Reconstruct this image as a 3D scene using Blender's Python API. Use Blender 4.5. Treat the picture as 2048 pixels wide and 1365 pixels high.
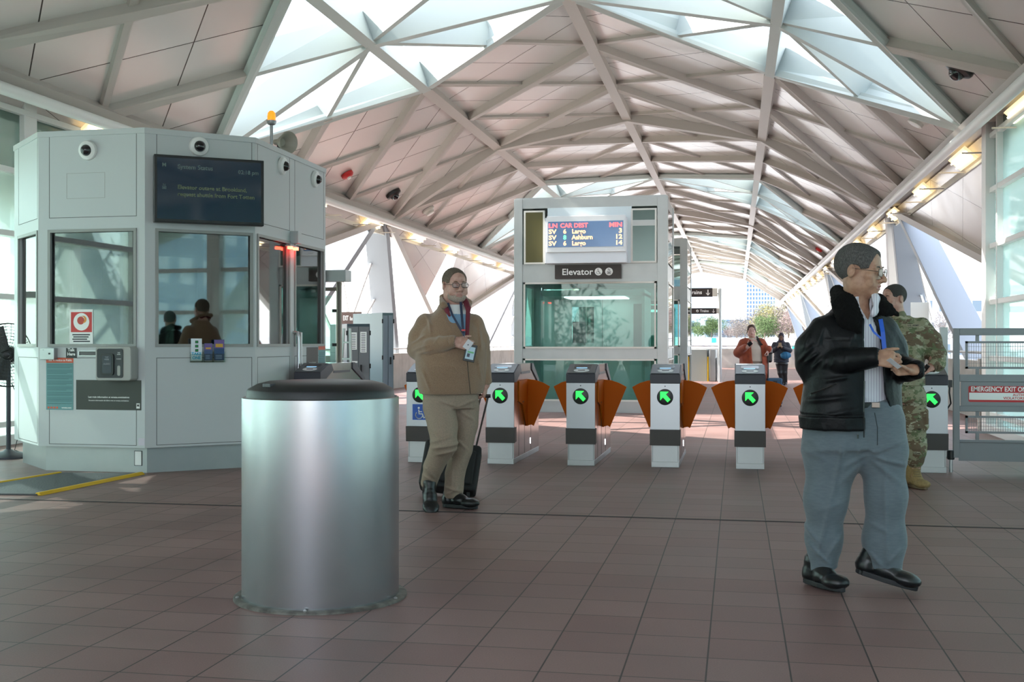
import bpy, bmesh, math, random
import numpy as np
from mathutils import Vector, Matrix
random.seed(7); np.random.seed(7)
S = bpy.context.scene
for o in list(bpy.data.objects): bpy.data.objects.remove(o)
# ------------------------------------------------------------ camera, sky, sun, exposure
A = math.radians(11.05); CA, SA = math.cos(A), math.sin(A)
F = 2300.0; EYE = 1.22; HY = 686.0
cd = bpy.data.cameras.new('camera'); cam = bpy.data.objects.new('camera', cd); S.collection.objects.link(cam)
cam.location = (0, 0, EYE); cam.rotation_euler = (math.pi/2, 0, A)
cd.sensor_width = 36; cd.lens = 36*F/2048; cd.shift_y = (HY-682.5)/2048; cd.clip_end = 3000
S.camera = cam
w = bpy.data.worlds.new('sky'); S.world = w; w.use_nodes = True
nt = w.node_tree; bg = nt.nodes['Background']; sky = nt.nodes.new('ShaderNodeTexSky')
sky.sky_type = 'NISHITA'; sky.sun_disc = False; sky.sun_elevation = math.radians(46); sky.sun_rotation = math.radians(-95)
sky.air_density = 1.0; sky.dust_density = 1.4; sky.ozone_density = 1.0
hz = nt.nodes.new('ShaderNodeMix'); hz.data_type = 'RGBA'; hz.blend_type = 'MIX'; hz.inputs['Factor'].default_value = .55   # thin bright haze over the blue
hz.inputs['B'].default_value = (4.55, 4.75, 4.95, 1)
nt.links.new(sky.outputs[0], hz.inputs['A']); nt.links.new(hz.outputs['Result'], bg.inputs[0]); bg.inputs[1].default_value = 0.36
sd = bpy.data.lights.new('sun', 'SUN'); sun = bpy.data.objects.new('sun', sd); S.collection.objects.link(sun)
sd.energy = 6.2; sd.angle = math.radians(0.55); sd.color = (1, .93, .84)
sun.rotation_euler = Vector((.70, .04, -.72)).to_track_quat('-Z', 'Y').to_euler()
S.view_settings.view_transform = 'Standard'; S.view_settings.look = 'None'
S.view_settings.gamma = 1; S.view_settings.use_curve_mapping = False
S.view_settings.exposure = 1.60

# ------------------------------------------------------------ helpers
def gp(px, py):                       # floor point seen at a pixel
    D = F*EYE/(py-HY); u = (px-1024)/F
    return Vector((D*(-SA+u*CA), D*(CA+u*SA), 0))
def at(px, py, Y):                    # point seen at a pixel, on the plane y = Y
    u = (px-1024)/F; D = Y/(CA+u*SA)
    return Vector((D*(-SA+u*CA), Y, EYE+(HY-py)/F*D))
def link(o): S.collection.objects.link(o); return o
def tag(o, label=None, cat=None, group=None, kind=None):
    if label: o['label'] = label
    if cat: o['category'] = cat
    if group: o['group'] = group
    if kind: o['kind'] = kind
    return o
def empty(name, loc=(0,0,0), rz=0, label=None, cat=None, group=None, parent=None):
    o = bpy.data.objects.new(name, None); link(o); o.location = loc; o.rotation_euler = (0,0,rz)
    o.empty_display_size = .1
    if parent: o.parent = parent
    return tag(o, label, cat, group)
MATS = {}
def mat(name, col=(.8,.8,.8), rough=.5, metal=0, emit=None, es=1, bump=None, noise=None, spec=.5, aniso=0, coat=0, sub=0, alpha=1, sheen=0):
    """bump=(scale,strength[,stretch xyz]); noise=(scale, col2, lo, hi[,stretch])"""
    if name in MATS: return MATS[name]
    m = bpy.data.materials.new(name); m.use_nodes = True; n = m.node_tree; b = n.nodes['Principled BSDF']
    b.inputs['Base Color'].default_value = (*col, 1); b.inputs['Roughness'].default_value = rough
    b.inputs['Metallic'].default_value = metal; b.inputs['Specular IOR Level'].default_value = spec
    b.inputs['Coat Weight'].default_value = coat; b.inputs['Alpha'].default_value = alpha
    b.inputs['Sheen Weight'].default_value = sheen
    if sub: b.inputs['Subsurface Weight'].default_value = sub; b.inputs['Subsurface Radius'].default_value = (.02,.008,.004)
    if emit: b.inputs['Emission Color'].default_value = (*emit, 1); b.inputs['Emission Strength'].default_value = es
    if aniso:
        b.inputs['Anisotropic'].default_value = aniso
        t = n.nodes.new('ShaderNodeTangent'); t.direction_type = 'RADIAL'; t.axis = 'Z'; n.links.new(t.outputs[0], b.inputs['Tangent'])
    def coords(st):
        tc = n.nodes.new('ShaderNodeTexCoord'); mp = n.nodes.new('ShaderNodeMapping'); mp.inputs['Scale'].default_value = st
        n.links.new(tc.outputs['Object'], mp.inputs[0]); return mp.outputs[0]
    if noise:
        nz = n.nodes.new('ShaderNodeTexNoise'); nz.inputs['Scale'].default_value = noise[0]; nz.inputs['Detail'].default_value = 5
        n.links.new(coords(noise[4] if len(noise) > 4 else (1,1,1)), nz.inputs['Vector'])
        r = n.nodes.new('ShaderNodeValToRGB'); r.color_ramp.elements[0].position = noise[2]; r.color_ramp.elements[1].position = noise[3]
        r.color_ramp.elements[0].color = (*col, 1); r.color_ramp.elements[1].color = (*noise[1], 1)
        n.links.new(nz.outputs[0], r.inputs[0]); n.links.new(r.outputs[0], b.inputs['Base Color'])
    if bump:
        nz = n.nodes.new('ShaderNodeTexNoise'); nz.inputs['Scale'].default_value = bump[0]; nz.inputs['Detail'].default_value = 4
        n.links.new(coords(bump[2] if len(bump) > 2 else (1,1,1)), nz.inputs['Vector'])
        bp = n.nodes.new('ShaderNodeBump'); bp.inputs['Strength'].default_value = bump[1]; bp.inputs['Distance'].default_value = .01
        n.links.new(nz.outputs[0], bp.inputs['Height']); n.links.new(bp.outputs[0], b.inputs['Normal'])
    MATS[name] = m; return m
def glass(name, tint=(.9,.95,.93), refl=.12, rough=.02):
    if name in MATS: return MATS[name]
    m = bpy.data.materials.new(name); m.use_nodes = True; n = m.node_tree; n.nodes.clear()
    out = n.nodes.new('ShaderNodeOutputMaterial'); tr = n.nodes.new('ShaderNodeBsdfTransparent'); gl = n.nodes.new('ShaderNodeBsdfGlossy')
    mx = n.nodes.new('ShaderNodeMixShader'); fr = n.nodes.new('ShaderNodeFresnel'); ge = n.nodes.new('ShaderNodeNewGeometry'); io = n.nodes.new('ShaderNodeMapRange'); io.inputs['To Min'].default_value = 1.5; io.inputs['To Max'].default_value = 1/1.5
    n.links.new(ge.outputs['Backfacing'], io.inputs[0]); n.links.new(io.outputs[0], fr.inputs[0])   # same glass from either face
    ad = n.nodes.new('ShaderNodeMath'); ad.operation = 'ADD'; ad.inputs[1].default_value = refl-.04; ad.use_clamp = True
    tr.inputs[0].default_value = (*tint, 1); gl.inputs['Roughness'].default_value = rough
    n.links.new(fr.outputs[0], ad.inputs[0]); n.links.new(ad.outputs[0], mx.inputs[0])
    n.links.new(tr.outputs[0], mx.inputs[1]); n.links.new(gl.outputs[0], mx.inputs[2]); n.links.new(mx.outputs[0], out.inputs[0])
    MATS[name] = m; return m

class MB:
    def __init__(s): s.v = []; s.f = []; s.mi = []; s.cur = 0
    def add(s, vs, fs):
        b = len(s.v); s.v += [tuple(v) for v in vs]; s.f += [tuple(b+i for i in f) for f in fs]; s.mi += [s.cur]*len(fs); return s
    def m(s, i): s.cur = i; return s
    def box(s, x0, x1, y0, y1, z0, z1, M=None):
        vs = [Vector((x, y, z)) for z in (z0, z1) for y in (y0, y1) for x in (x0, x1)]
        if M is not None: vs = [M @ v for v in vs]
        return s.add(vs, [(0,2,3,1), (4,5,7,6), (0,1,5,4), (2,6,7,3), (0,4,6,2), (1,3,7,5)])
    def hexa(s, b, t):                # bottom 4, top 4 points
        return s.add(list(b)+list(t), [(3,2,1,0), (4,5,6,7), (0,1,5,4), (1,2,6,5), (2,3,7,6), (3,0,4,7)])
    def bar(s, p, q, w, h, up=(0,0,1)):   # rectangular bar from p to q; w sideways, h along up (centred)
        p, q = Vector(p), Vector(q); d = (q-p).normalized(); up = Vector(up); sd = d.cross(up).normalized(); u2 = sd.cross(d).normalized()
        a, b = sd*w/2, u2*h/2
        return s.hexa([p-a-b, p+a-b, q+a-b, q-a-b], [p-a+b, p+a+b, q+a+b, q-a+b])
    def tube(s, pts, r, n=10, cap=True):
        pts = [Vector(p) for p in pts]; rs = r if isinstance(r, (list, tuple)) else [r]*len(pts); rings = []
        t0 = (pts[1]-pts[0]).normalized(); ref = Vector((0,0,1)) if abs(t0.z) < .9 else Vector((1,0,0))
        x = t0.cross(ref).normalized(); vs = []
        for i, p in enumerate(pts):
            t = ((pts[min(i+1, len(pts)-1)]-p).normalized()+(p-pts[max(i-1, 0)]).normalized()).normalized()
            x = (x-t*x.dot(t)).normalized(); y = t.cross(x)
            vs += [p+(x*math.cos(2*math.pi*k/n)+y*math.sin(2*math.pi*k/n))*rs[i] for k in range(n)]
        fs = [(i*n+k, i*n+(k+1) % n, (i+1)*n+(k+1) % n, (i+1)*n+k) for i in range(len(pts)-1) for k in range(n)]
        if cap: fs += [tuple(range(n-1, -1, -1)), tuple((len(pts)-1)*n+k for k in range(n))]
        return s.add(vs, fs)
    def lathe(s, prof, n=32, c=(0,0,0), M=None):     # prof [(r,z)]
        vs = []; c = Vector(c)
        for r, z in prof:
            for k in range(n):
                v = Vector((r*math.cos(2*math.pi*k/n), r*math.sin(2*math.pi*k/n), z)); vs.append((M @ v if M is not None else v)+c)
        fs = [(i*n+k, i*n+(k+1) % n, (i+1)*n+(k+1) % n, (i+1)*n+k) for i in range(len(prof)-1) for k in range(n)]
        fs += [tuple(range(n-1, -1, -1)), tuple((len(prof)-1)*n+k for k in range(n))]
        return s.add(vs, fs)
    def prism(s, poly, o, ux, uy, d):  # polygon (a,b) in frame o,ux,uy, extruded by vector d
        o, ux, uy, d = Vector(o), Vector(ux), Vector(uy), Vector(d); n = len(poly)
        a = [o+ux*p+uy*q for p, q in poly]; b = [p+d for p in a]
        area = sum(poly[i][0]*poly[(i+1) % n][1]-poly[(i+1) % n][0]*poly[i][1] for i in range(n))
        if area*ux.cross(uy).dot(d) < 0: a, b = b, a
        return s.add(a+b, [tuple(range(n-1, -1, -1)), tuple(range(n, 2*n))]+[(i, (i+1) % n, n+(i+1) % n, n+i) for i in range(n)])
    def quad(s, *p): return s.add(p, [tuple(range(len(p)))])
    def build(s, name, mats, parent=None, smooth=None, bevel=0, loc=None, seg=2):
        me = bpy.data.meshes.new(name); me.from_pydata(s.v, [], s.f)
        for m in (mats if isinstance(mats, (list, tuple)) else [mats]): me.materials.append(m)
        if any(s.mi): me.polygons.foreach_set('material_index', s.mi)
        me.validate(); me.update()
        o = bpy.data.objects.new(name, me); link(o)
        if parent: o.parent = parent
        if loc is not None: o.location = loc
        if smooth is not None:
            bm = bmesh.new(); bm.from_mesh(me); bmesh.ops.remove_doubles(bm, verts=bm.verts, dist=1e-5)
            for f in bm.faces: f.smooth = True
            for e in bm.edges:
                if len(e.link_faces) == 2 and e.calc_face_angle(0) > math.radians(smooth): e.smooth = False
            bm.to_mesh(me); bm.free()
        if bevel:
            b = o.modifiers.new('bevel', 'BEVEL'); b.width = bevel; b.segments = seg; b.limit_method = 'ANGLE'; b.angle_limit = math.radians(40)
        return o
def arc(c, r, a0, a1, n): return [(c[0]+r*math.cos(math.radians(a0+(a1-a0)*i/n)), c[1]+r*math.sin(math.radians(a0+(a1-a0)*i/n))) for i in range(n+1)]
def rrect(x0, x1, y0, y1, r, n=4):
    return arc((x1-r, y1-r), r, 0, 90, n)+arc((x0+r, y1-r), r, 90, 180, n)+arc((x0+r, y0+r), r, 180, 270, n)+arc((x1-r, y0+r), r, 270, 360, n)
def text(name, body, size, o, ux, uy, m, parent=None, align='CENTER', depth=.0015, bold=0, sx=1, spacing=1):
    cu = bpy.data.curves.new(name, 'FONT'); cu.body = body; cu.size = size; cu.align_x = align; cu.align_y = 'CENTER'
    cu.extrude = depth; cu.offset = bold; cu.space_character = spacing; cu.resolution_u = 3
    t = bpy.data.objects.new(name, cu); link(t); bpy.context.view_layer.update()
    me = bpy.data.meshes.new_from_object(t.evaluated_get(bpy.context.evaluated_depsgraph_get())); bpy.data.objects.remove(t)
    ux, uy = Vector(ux).normalized(), Vector(uy).normalized(); n = ux.cross(uy)
    M = Matrix.Translation(Vector(o)) @ Matrix((ux, uy, n)).transposed().to_4x4() @ Matrix.Diagonal((sx, 1, 1, 1))
    me.transform(M); me.materials.clear(); me.materials.append(m); me.name = name
    ob = bpy.data.objects.new(name, me); link(ob)
    if parent: ob.parent = parent
    return ob
def copy_tree(o, parent=None):
    c = o.copy(); link(c); c.parent = parent
    for ch in list(o.children): copy_tree(ch, c)
    return c
def struct(mb, name, m, **k): return tag(mb.build(name, m, **k), kind='structure')

# ------------------------------------------------------------ materials
M_CREAM = mat('painted_steel', (.62,.60,.55), .38, spec=.4)
M_BEAM = mat('roof_steel_paint', (.47,.43,.395), .45)
M_WEB = mat('skylight_steel_paint', (.46,.50,.48), .5)
M_STEEL = mat('brushed_steel', (.52,.525,.53), .32, 1, bump=(60,.08,(1,1,.05)))
M_STEEL2 = mat('satin_steel', (.46,.475,.475), .42, .85, noise=(3,(.42,.435,.435),.35,.7))
M_DARK = mat('charcoal_plastic', (.03,.033,.045), .4)
M_BLACK = mat('black_plastic', (.012,.012,.013), .35)
M_RUBBER = mat('black_rubber', (.02,.02,.02), .7)
M_WHITE = mat('white_paint', (.8,.8,.78), .4)
M_SIGN = mat('dark_brown_sign', (.035,.025,.022), .45)
M_SIGNW = mat('sign_lettering_white', (.85,.85,.83), .5)
M_CONC = mat('precast_concrete', (.50,.475,.44), .8, noise=(2.5,(.40,.38,.35),.4,.7), bump=(40,.15))
M_ORANGE = mat('orange_flap_plastic', (.60,.125,.0), .6, spec=.2)
M_KIOSK = mat('kiosk_grey_paint', (.53,.555,.56), .45, bump=(250,.03))
M_RED = mat('red_plastic', (.55,.02,.02), .35)
G_CLEAR = glass('clear_glass', (.88,.94,.92), .08)
G_GREEN = glass('green_glass', (.55,.74,.68), .12)
G_SKY = glass('skylight_glass', (.97,.98,.975), .05)
G_KIOSK = glass('kiosk_glass', (.30,.345,.335), .24)

def floor_mat():
    m = bpy.data.materials.new('quarry_tile_floor'); m.use_nodes = True; n = m.node_tree; b = n.nodes['Principled BSDF']; L = n.links.new
    tc = n.nodes.new('ShaderNodeTexCoord'); mp = n.nodes.new('ShaderNodeMapping'); mp.inputs['Location'].default_value = (.11, -4.815, 0)
    L(tc.outputs['Object'], mp.inputs[0])
    br = n.nodes.new('ShaderNodeTexBrick'); br.offset = 0; br.inputs['Scale'].default_value = 1
    br.inputs['Brick Width'].default_value = .305; br.inputs['Row Height'].default_value = .305; br.inputs['Mortar Size'].default_value = .0034
    br.inputs['Mortar Smooth'].default_value = .1; br.inputs['Bias'].default_value = 0
    br.inputs['Color1'].default_value = (.190,.112,.104,1); br.inputs['Color2'].default_value = (.225,.140,.130,1); br.inputs['Mortar'].default_value = (.035,.028,.026,1)
    L(mp.outputs[0], br.inputs[0])
    nz = n.nodes.new('ShaderNodeTexNoise'); nz.inputs['Scale'].default_value = 1.3; nz.inputs['Detail'].default_value = 6; L(tc.outputs['Object'], nz.inputs['Vector'])
    n2 = n.nodes.new('ShaderNodeTexNoise'); n2.inputs['Scale'].default_value = 160; n2.inputs['Detail'].default_value = 3; L(tc.outputs['Object'], n2.inputs['Vector'])
    mr = n.nodes.new('ShaderNodeMapRange'); mr.inputs['From Min'].default_value = .3; mr.inputs['From Max'].default_value = .7; mr.inputs['To Min'].default_value = .86; mr.inputs['To Max'].default_value = 1.16
    L(nz.outputs[0], mr.inputs[0])
    m2 = n.nodes.new('ShaderNodeMapRange'); m2.inputs['From Min'].default_value = .3; m2.inputs['From Max'].default_value = .7; m2.inputs['To Min'].default_value = .9; m2.inputs['To Max'].default_value = 1.1
    L(n2.outputs[0], m2.inputs[0])
    mm = n.nodes.new('ShaderNodeMath'); mm.operation = 'MULTIPLY'; L(mr.outputs[0], mm.inputs[0]); L(m2.outputs[0], mm.inputs[1])
    vm = n.nodes.new('ShaderNodeVectorMath'); vm.operation = 'SCALE'; L(br.outputs['Color'], vm.inputs[0]); L(mm.outputs[0], vm.inputs['Scale'])
    L(vm.outputs[0], b.inputs['Base Color'])
    r = n.nodes.new('ShaderNodeMapRange'); b.inputs['Specular IOR Level'].default_value = .32; r.inputs['To Min'].default_value = .42; r.inputs['To Max'].default_value = .60; L(nz.outputs[0], r.inputs[0]); L(r.outputs[0], b.inputs['Roughness'])
    bp = n.nodes.new('ShaderNodeBump'); bp.invert = True; bp.inputs['Strength'].default_value = .5; bp.inputs['Distance'].default_value = .002
    L(br.outputs['Fac'], bp.inputs['Height']); L(bp.outputs[0], b.inputs['Normal'])
    return m
def panel_mat():
    m = bpy.data.materials.new('roof_panel_metal'); m.use_nodes = True; n = m.node_tree; b = n.nodes['Principled BSDF']; L = n.links.new
    uv = n.nodes.new('ShaderNodeUVMap'); uv.uv_map = 'UVMap'; sp = n.nodes.new('ShaderNodeSeparateXYZ'); L(uv.outputs[0], sp.inputs[0])
    def M_(op, a, bb=None):
        k = n.nodes.new('ShaderNodeMath'); k.operation = op
        for i, x in enumerate((a, bb)):
            if x is None: continue
            if isinstance(x, (int, float)): k.inputs[i].default_value = x
            else: L(x, k.inputs[i])
        return k.outputs[0]
    ds = []
    for c in (0, 1):
        fr = M_('FRACT', sp.outputs[c]); ds.append(M_('ABSOLUTE', M_('SUBTRACT', fr, .5)))
    d = M_('MINIMUM', ds[0], ds[1]); line = M_('LESS_THAN', d, .0042)
    # each panel its own slight tone
    cell = n.nodes.new('ShaderNodeCombineXYZ'); L(M_('FLOOR', M_('ADD', sp.outputs[0], .5)), cell.inputs[0]); L(M_('FLOOR', M_('ADD', sp.outputs[1], .5)), cell.inputs[1])
    wn = n.nodes.new('ShaderNodeTexWhiteNoise'); L(cell.outputs[0], wn.inputs[0])
    tone = n.nodes.new('ShaderNodeMapRange'); tone.inputs['To Min'].default_value = .88; tone.inputs['To Max'].default_value = 1.0; L(wn.outputs[0], tone.inputs[0])
    base = n.nodes.new('ShaderNodeVectorMath'); base.operation = 'SCALE'; base.inputs[0].default_value = (.80,.765,.735); L(tone.outputs[0], base.inputs['Scale'])
    mx = n.nodes.new('ShaderNodeMix'); mx.data_type = 'RGBA'; L(line, mx.inputs['Factor']); L(base.outputs[0], mx.inputs['A']); mx.inputs['B'].default_value = (.06,.055,.05,1)
    L(mx.outputs['Result'], b.inputs['Base Color']); b.inputs['Roughness'].default_value = .27; b.inputs['Metallic'].default_value = .35
    tc = n.nodes.new('ShaderNodeTexCoord'); nz = n.nodes.new('ShaderNodeTexNoise'); nz.inputs['Scale'].default_value = .9; nz.inputs['Detail'].default_value = 1
    L(tc.outputs['Object'], nz.inputs['Vector']); bp = n.nodes.new('ShaderNodeBump'); bp.inputs['Strength'].default_value = .35; bp.inputs['Distance'].default_value = .05
    L(nz.outputs[0], bp.inputs['Height']); L(bp.outputs[0], b.inputs['Normal'])
    return m
M_FLOOR = floor_mat(); M_PANEL = panel_mat()
# ------------------------------------------------------------ floor and edges
XL, XR, YEND = -8.95, 3.80, 57.0
mb = MB(); mb.box(XL-.3, XR+.3, -12, YEND+.3, -.4, 0); struct(mb, 'floor', M_FLOOR)
mb = MB(); mb.box(XL, XR, 8.02, 8.045, 0, .004); struct(mb, 'trim_1', mat('expansion_joint', (.025,.02,.02), .6))
# ------------------------------------------------------------ the roof shell
MOD = 3.24; Y0 = 7.56; XC = -2.52
def yj(j): return Y0+MOD*j
HW = (5.79, 3.13, 0.0); HZ = (4.31, 5.98, 6.57)          # rail, shoulder, ridge
def node(side, k, j): return Vector((XC+side*HW[k], yj(j), HZ[k]))
def nrm(side, k): a = (math.radians(50), math.radians(21), 0)[k]; return Vector((side*math.sin(a), 0, math.cos(a)))
def spt(side, strip, j, s): return node(side, strip, j).lerp(node(side, strip+1, j), s)   # s from lower purlin to upper
def snm(side, strip, s): return nrm(side, strip).lerp(nrm(side, strip+1), s).normalized()
J0, J1 = -6, 24
pv, pf, puv = [], [], []; gl = {}
def isglass(j, strip, tri):           # tri: 0 bottom(a,b) 1 right(b,c) 2 top(c,d) 3 left(d,a)
    q = j % 6
    if strip == 0: return (q == 3 and tri in (2, 3)) or (q == 2 and tri in (1, 2))
    return (q == 3 and tri in (0, 3)) or (q == 2 and tri in (0, 1))
UP = .44
for side in (-1, 1):
    for strip in (0, 1):
        for j in range(J0, J1):
            c = [(0,0), (1,0), (1,1), (0,1)]; ctr = (.5,.5)
            for t in range(4):
                tri = [c[t], c[(t+1) % 4], ctr]; g = isglass(j, strip, t)
                P = []
                for dj, s in tri:
                    p = spt(side, strip, j+dj, s)+snm(side, strip, s)*(UP if g else .04); P.append(p)
                if side < 0: P = P[::-1]; tri = tri[::-1]
                if g:
                    gl.setdefault((side, (j+3)//6), []).append(P)
                else:
                    b = len(pv); pv += P; pf.append((b, b+1, b+2)); puv += [(j+dj+s, j+dj-s) for dj, s in tri]
# lower shell: solid triangles between the leg groups
def tipp(side, j): return Vector((XC+side*7.25, yj(j), 1.75))
def topo(side, j, dz=.12): return Vector((XC+side*5.98, yj(j), HZ[0]-dz))
for side in (-1, 1):
    for j in range(J0, J1, 6):
        if j+6 > J1: continue
        a, T, B_ = topo(side, j+.10), topo(side, j+2.15), topo(side, j+2.45); e = topo(side, j+5.9)
        tip = tipp(side, j+3); q = a.lerp(tip, .70)
        for P, uvs in (([a, T, q], [(0,0), (2,0), (1,1.6)]), ([B_, e, tip], [(2.4,0), (6,0), (3,2.3)]), ([q, T, B_, tip], [(1,1.6), (2,0), (2.4,0), (3,2.3)])):
            if len(P) == 4: continue
            if side > 0: P = P[::-1]; uvs = uvs[::-1]
            b = len(pv); pv += P; pf.append(tuple(range(b, b+len(P)))); puv += [(u+j+v, u+j-v) for u, v in uvs]
me = bpy.data.meshes.new('ceiling'); me.from_pydata([tuple(v) for v in pv], [], pf); me.materials.append(M_PANEL)
uvl = me.uv_layers.new(name='UVMap')
for i, l in enumerate(me.loops): uvl.data[i].uv = puv[l.vertex_index]
ce = link(bpy.data.objects.new('ceiling', me)); tag(ce, kind='structure')
so = ce.modifiers.new('thickness', 'SOLIDIFY'); so.thickness = .08; so.offset = 1; so.use_even_offset = False
nwin = 0
for key in sorted(gl):
    mb = MB()
    for P in gl[key]:
        n = (P[1]-P[0]).cross(P[2]-P[0]).normalized()*.02
        if n.z < 0: n = -n
        mb.add([P[0], P[1], P[2], P[0]+n, P[1]+n, P[2]+n], [(0,2,1) if (P[1]-P[0]).cross(P[2]-P[0]).z > 0 else (0,1,2), (3,4,5) if (P[1]-P[0]).cross(P[2]-P[0]).z > 0 else (3,5,4)])
    nwin += 1; struct(mb, 'window_%d' % nwin, G_SKY)
# roof beams, each one its own member
ntrim = 1
def trim(mb, m=M_BEAM, **k):
    global ntrim
    ntrim += 1; return struct(mb, 'trim_%d' % ntrim, m, **k)
def beam(mb, p, q, np_, nq, w, lo, hi):
    p, q = Vector(p), Vector(q); d = (q-p).normalized(); sp_ = d.cross(np_).normalized()*w/2; sq = d.cross(nq).normalized()*w/2
    mb.hexa([p-sp_-np_*lo, p+sp_-np_*lo, q+sq-nq*lo, q-sq-nq*lo], [p-sp_+np_*hi, p+sp_+np_*hi, q+sq+nq*hi, q-sq+nq*hi])
for j in range(J0, J1+1, 6):          # ribs
    mb = MB()
    for side in (-1, 1):
        for st in (0, 1): beam(mb, node(side, st, j), node(side, st+1, j), nrm(side, st), nrm(side, st+1), .24, .17, .05)
    trim(mb)
for j in range(J0+3, J1, 6):          # the arch through each skylight
    mb = MB()
    for side in (-1, 1):
        for st in (0, 1): beam(mb, node(side, st, j), node(side, st+1, j), nrm(side, st), nrm(side, st+1), .17, .13, UP-.02)
    trim(mb, M_WEB)
for side, k in ((0, 2), (-1, 1), (1, 1)):   # purlins
    for j in range(J0, J1, 6):
        mb = MB(); mg = MB(); n = nrm(side or 1, k)
        P = lambda jj: Vector((XC+side*HW[k], yj(jj), HZ[k]))
        if k == 2: beam(mb, P(j), P(j+6), n, n, .20, .14, .05)
        else:
            beam(mb, P(j), P(j+2), n, n, .20, .14, .05); beam(mb, P(j+4), P(j+6), n, n, .20, .14, .05); beam(mg, P(j+2), P(j+4), n, n, .17, .14, UP-.02)
            trim(mg, M_WEB)
        trim(mb)
for side in (-1, 1):                  # edge beams along the light rails
    n = nrm(side, 0); mb = MB(); beam(mb, node(side, 0, J0), node(side, 0, J1), n, n, .2, .16, .12); trim(mb)
for side in (-1, 1):                  # diagonals
    for st in (0, 1):
        for j in range(J0, J1):
            q = j % 6
            for (j0, s0, j1, s1) in ((j, 0, j+1, 1), (j, 1, j+1, 0)):
                # does this line follow the main chevron?
                up = s1 > s0                               # climbs with distance
                main = (up == (q < 3)) if st == 1 else (up == (q >= 3)) if False else None
                if st == 1: main = (not up) if q >= 3 else up
                else: main = (not up) if q >= 3 else up
                edge = (st == 0 and ((q == 3 and up) or (q == 2 and not up))) or (st == 1 and ((q == 3 and not up) or (q == 2 and up)))
                p0, p1 = spt(side, st, j0, s0), spt(side, st, j1, s1); n0, n1 = snm(side, st, s0), snm(side, st, s1)
                mid = p0.lerp(p1, .5); nm = (n0+n1).normalized()
                if edge: mb = MB(); beam(mb, p0, p1, n0, n1, .19, .11, .0); beam(mb, p0, p1, n0, n1, .05, .0, UP-.02); struct_m = M_WEB; trim(mb, [M_WEB]); continue
                hg = [isglass(j, st, 3 if s0 == 0 else 3), isglass(j, st, 1)]
                for (a, b, na, nb, left) in ((p0, mid, n0, nm, True), (mid, p1, nm, n1, False)):
                    tris = ((3, 0) if s0 == 0 else (3, 2)) if left else ((1, 2) if s1 == 1 else (1, 0))
                    if all(isglass(j, st, t) for t in tris):
                        mb = MB(); beam(mb, a, b, na, nb, .11, .07, UP-.02); trim(mb, M_WEB)
                    elif st == 0 and main or st == 1 and main:
                        mb = MB(); beam(mb, a, b, na, nb, .18, .10, .05); trim(mb)
                    else:
                        mb = MB(); beam(mb, a, b, na, nb, .13, .012, .05); trim(mb)
# lower shell edge beams and V legs
M_LEG = mat('leg_paint', (.22,.245,.28), .45)
for side in (-1, 1):
    for j in range(J0, J1+1, 6):
        for dj, jj in ((-1, j-3), (1, j+3)):
            if jj < J0 or jj > J1: continue
            mb = MB(); a = topo(side, j+.1*dj); t = tipp(side, jj); mb.bar(a, t, .16, .26, up=(side, 0, .3)); trim(mb)
            foot = Vector((XC+side*6.85, yj(j)+dj*4.3, .62)); top = Vector((XC+side*5.95, yj(j)+dj*.28, 4.22))
            if yj(j)+dj*4.3 < -12: continue
            mb = MB(); ex = Vector((side*.62, 0, 0)); ey = Vector((0, .15, 0))
            mb.hexa([foot-ey, foot+ex-ey, foot+ex+ey, foot+ey], [top-ey, top+ex*.9-ey, top+ex*.9+ey, top+ey]); trim(mb, M_LEG, bevel=.008)
            # slim glazing bars between the legs
            if j in (6, 12, 0) :
                for f in (.25, .5, .75):
                    mb = MB(); p = top.lerp(foot, f)+ex*.8; q = Vector((p.x, yj(j), p.z-1.2*(1-f))); mb.bar(p, (p.x+side*.2*(1-f), yj(j), max(.9, p.z-1.6)), .05, .06); trim(mb, M_WHITE)
# ------------------------------------------------------------ parapets
def parapet(name, x0, x1, y0, y1, rx, ax):
    mb = MB(); L_ = (y1-y0) if ax == 'y' else (x1-x0); n = max(1, round(L_/1.5))
    for i in range(n):
        if ax == 'y': mb.box(x0, x1, y0+L_*i/n+.006, y0+L_*(i+1)/n-.006, 0, .93)
        else: mb.box(x0+L_*i/n+.006, x0+L_*(i+1)/n-.006, y0, y1, 0, .93)
    mb.box(x0+.02, x1-.02, y0+.02, y1-.02, 0, .92); struct(mb, name, M_CONC)
parapet('wall_left', XL-.25, XL, 16.8, YEND, 0, 'y'); parapet('wall_right', XR, XR+.25, 17.0, YEND, 0, 'y'); parapet('wall_back', XL, XR, YEND, YEND+.25, 0, 'x')
def handrail(p, q, label):
    p, q = Vector(p), Vector(q); e = empty('handrail', p, label=label, cat='handrail'); d = q-p; n = int(d.length/1.5); mb = MB(); mb.tube([(0,0,0), d], .025); mb.build('rail', M_STEEL, e, smooth=30)
    inn = Vector((0,0,0))
    for i in range(n+1):
        c = d*(i+.5)/(n+1); b = MB(); b.tube([c, c+Vector((0,0,-.09)), c+Vector((0,0,-.16))], .012, 6); b.build('bracket', M_STEEL, e)
handrail((XL-.10, 17.2, 1.06), (XL-.10, 56.5, 1.06), 'steel handrail on brackets along the left concrete parapet')
handrail((XR+.10, 17.4, 1.06), (XR+.10, 56.5, 1.06), 'steel handrail on brackets along the right concrete parapet')
handrail((XL+.3, YEND+.1, 1.06), (XR-.3, YEND+.1, 1.06), 'steel handrail across the far end parapet')
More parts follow.
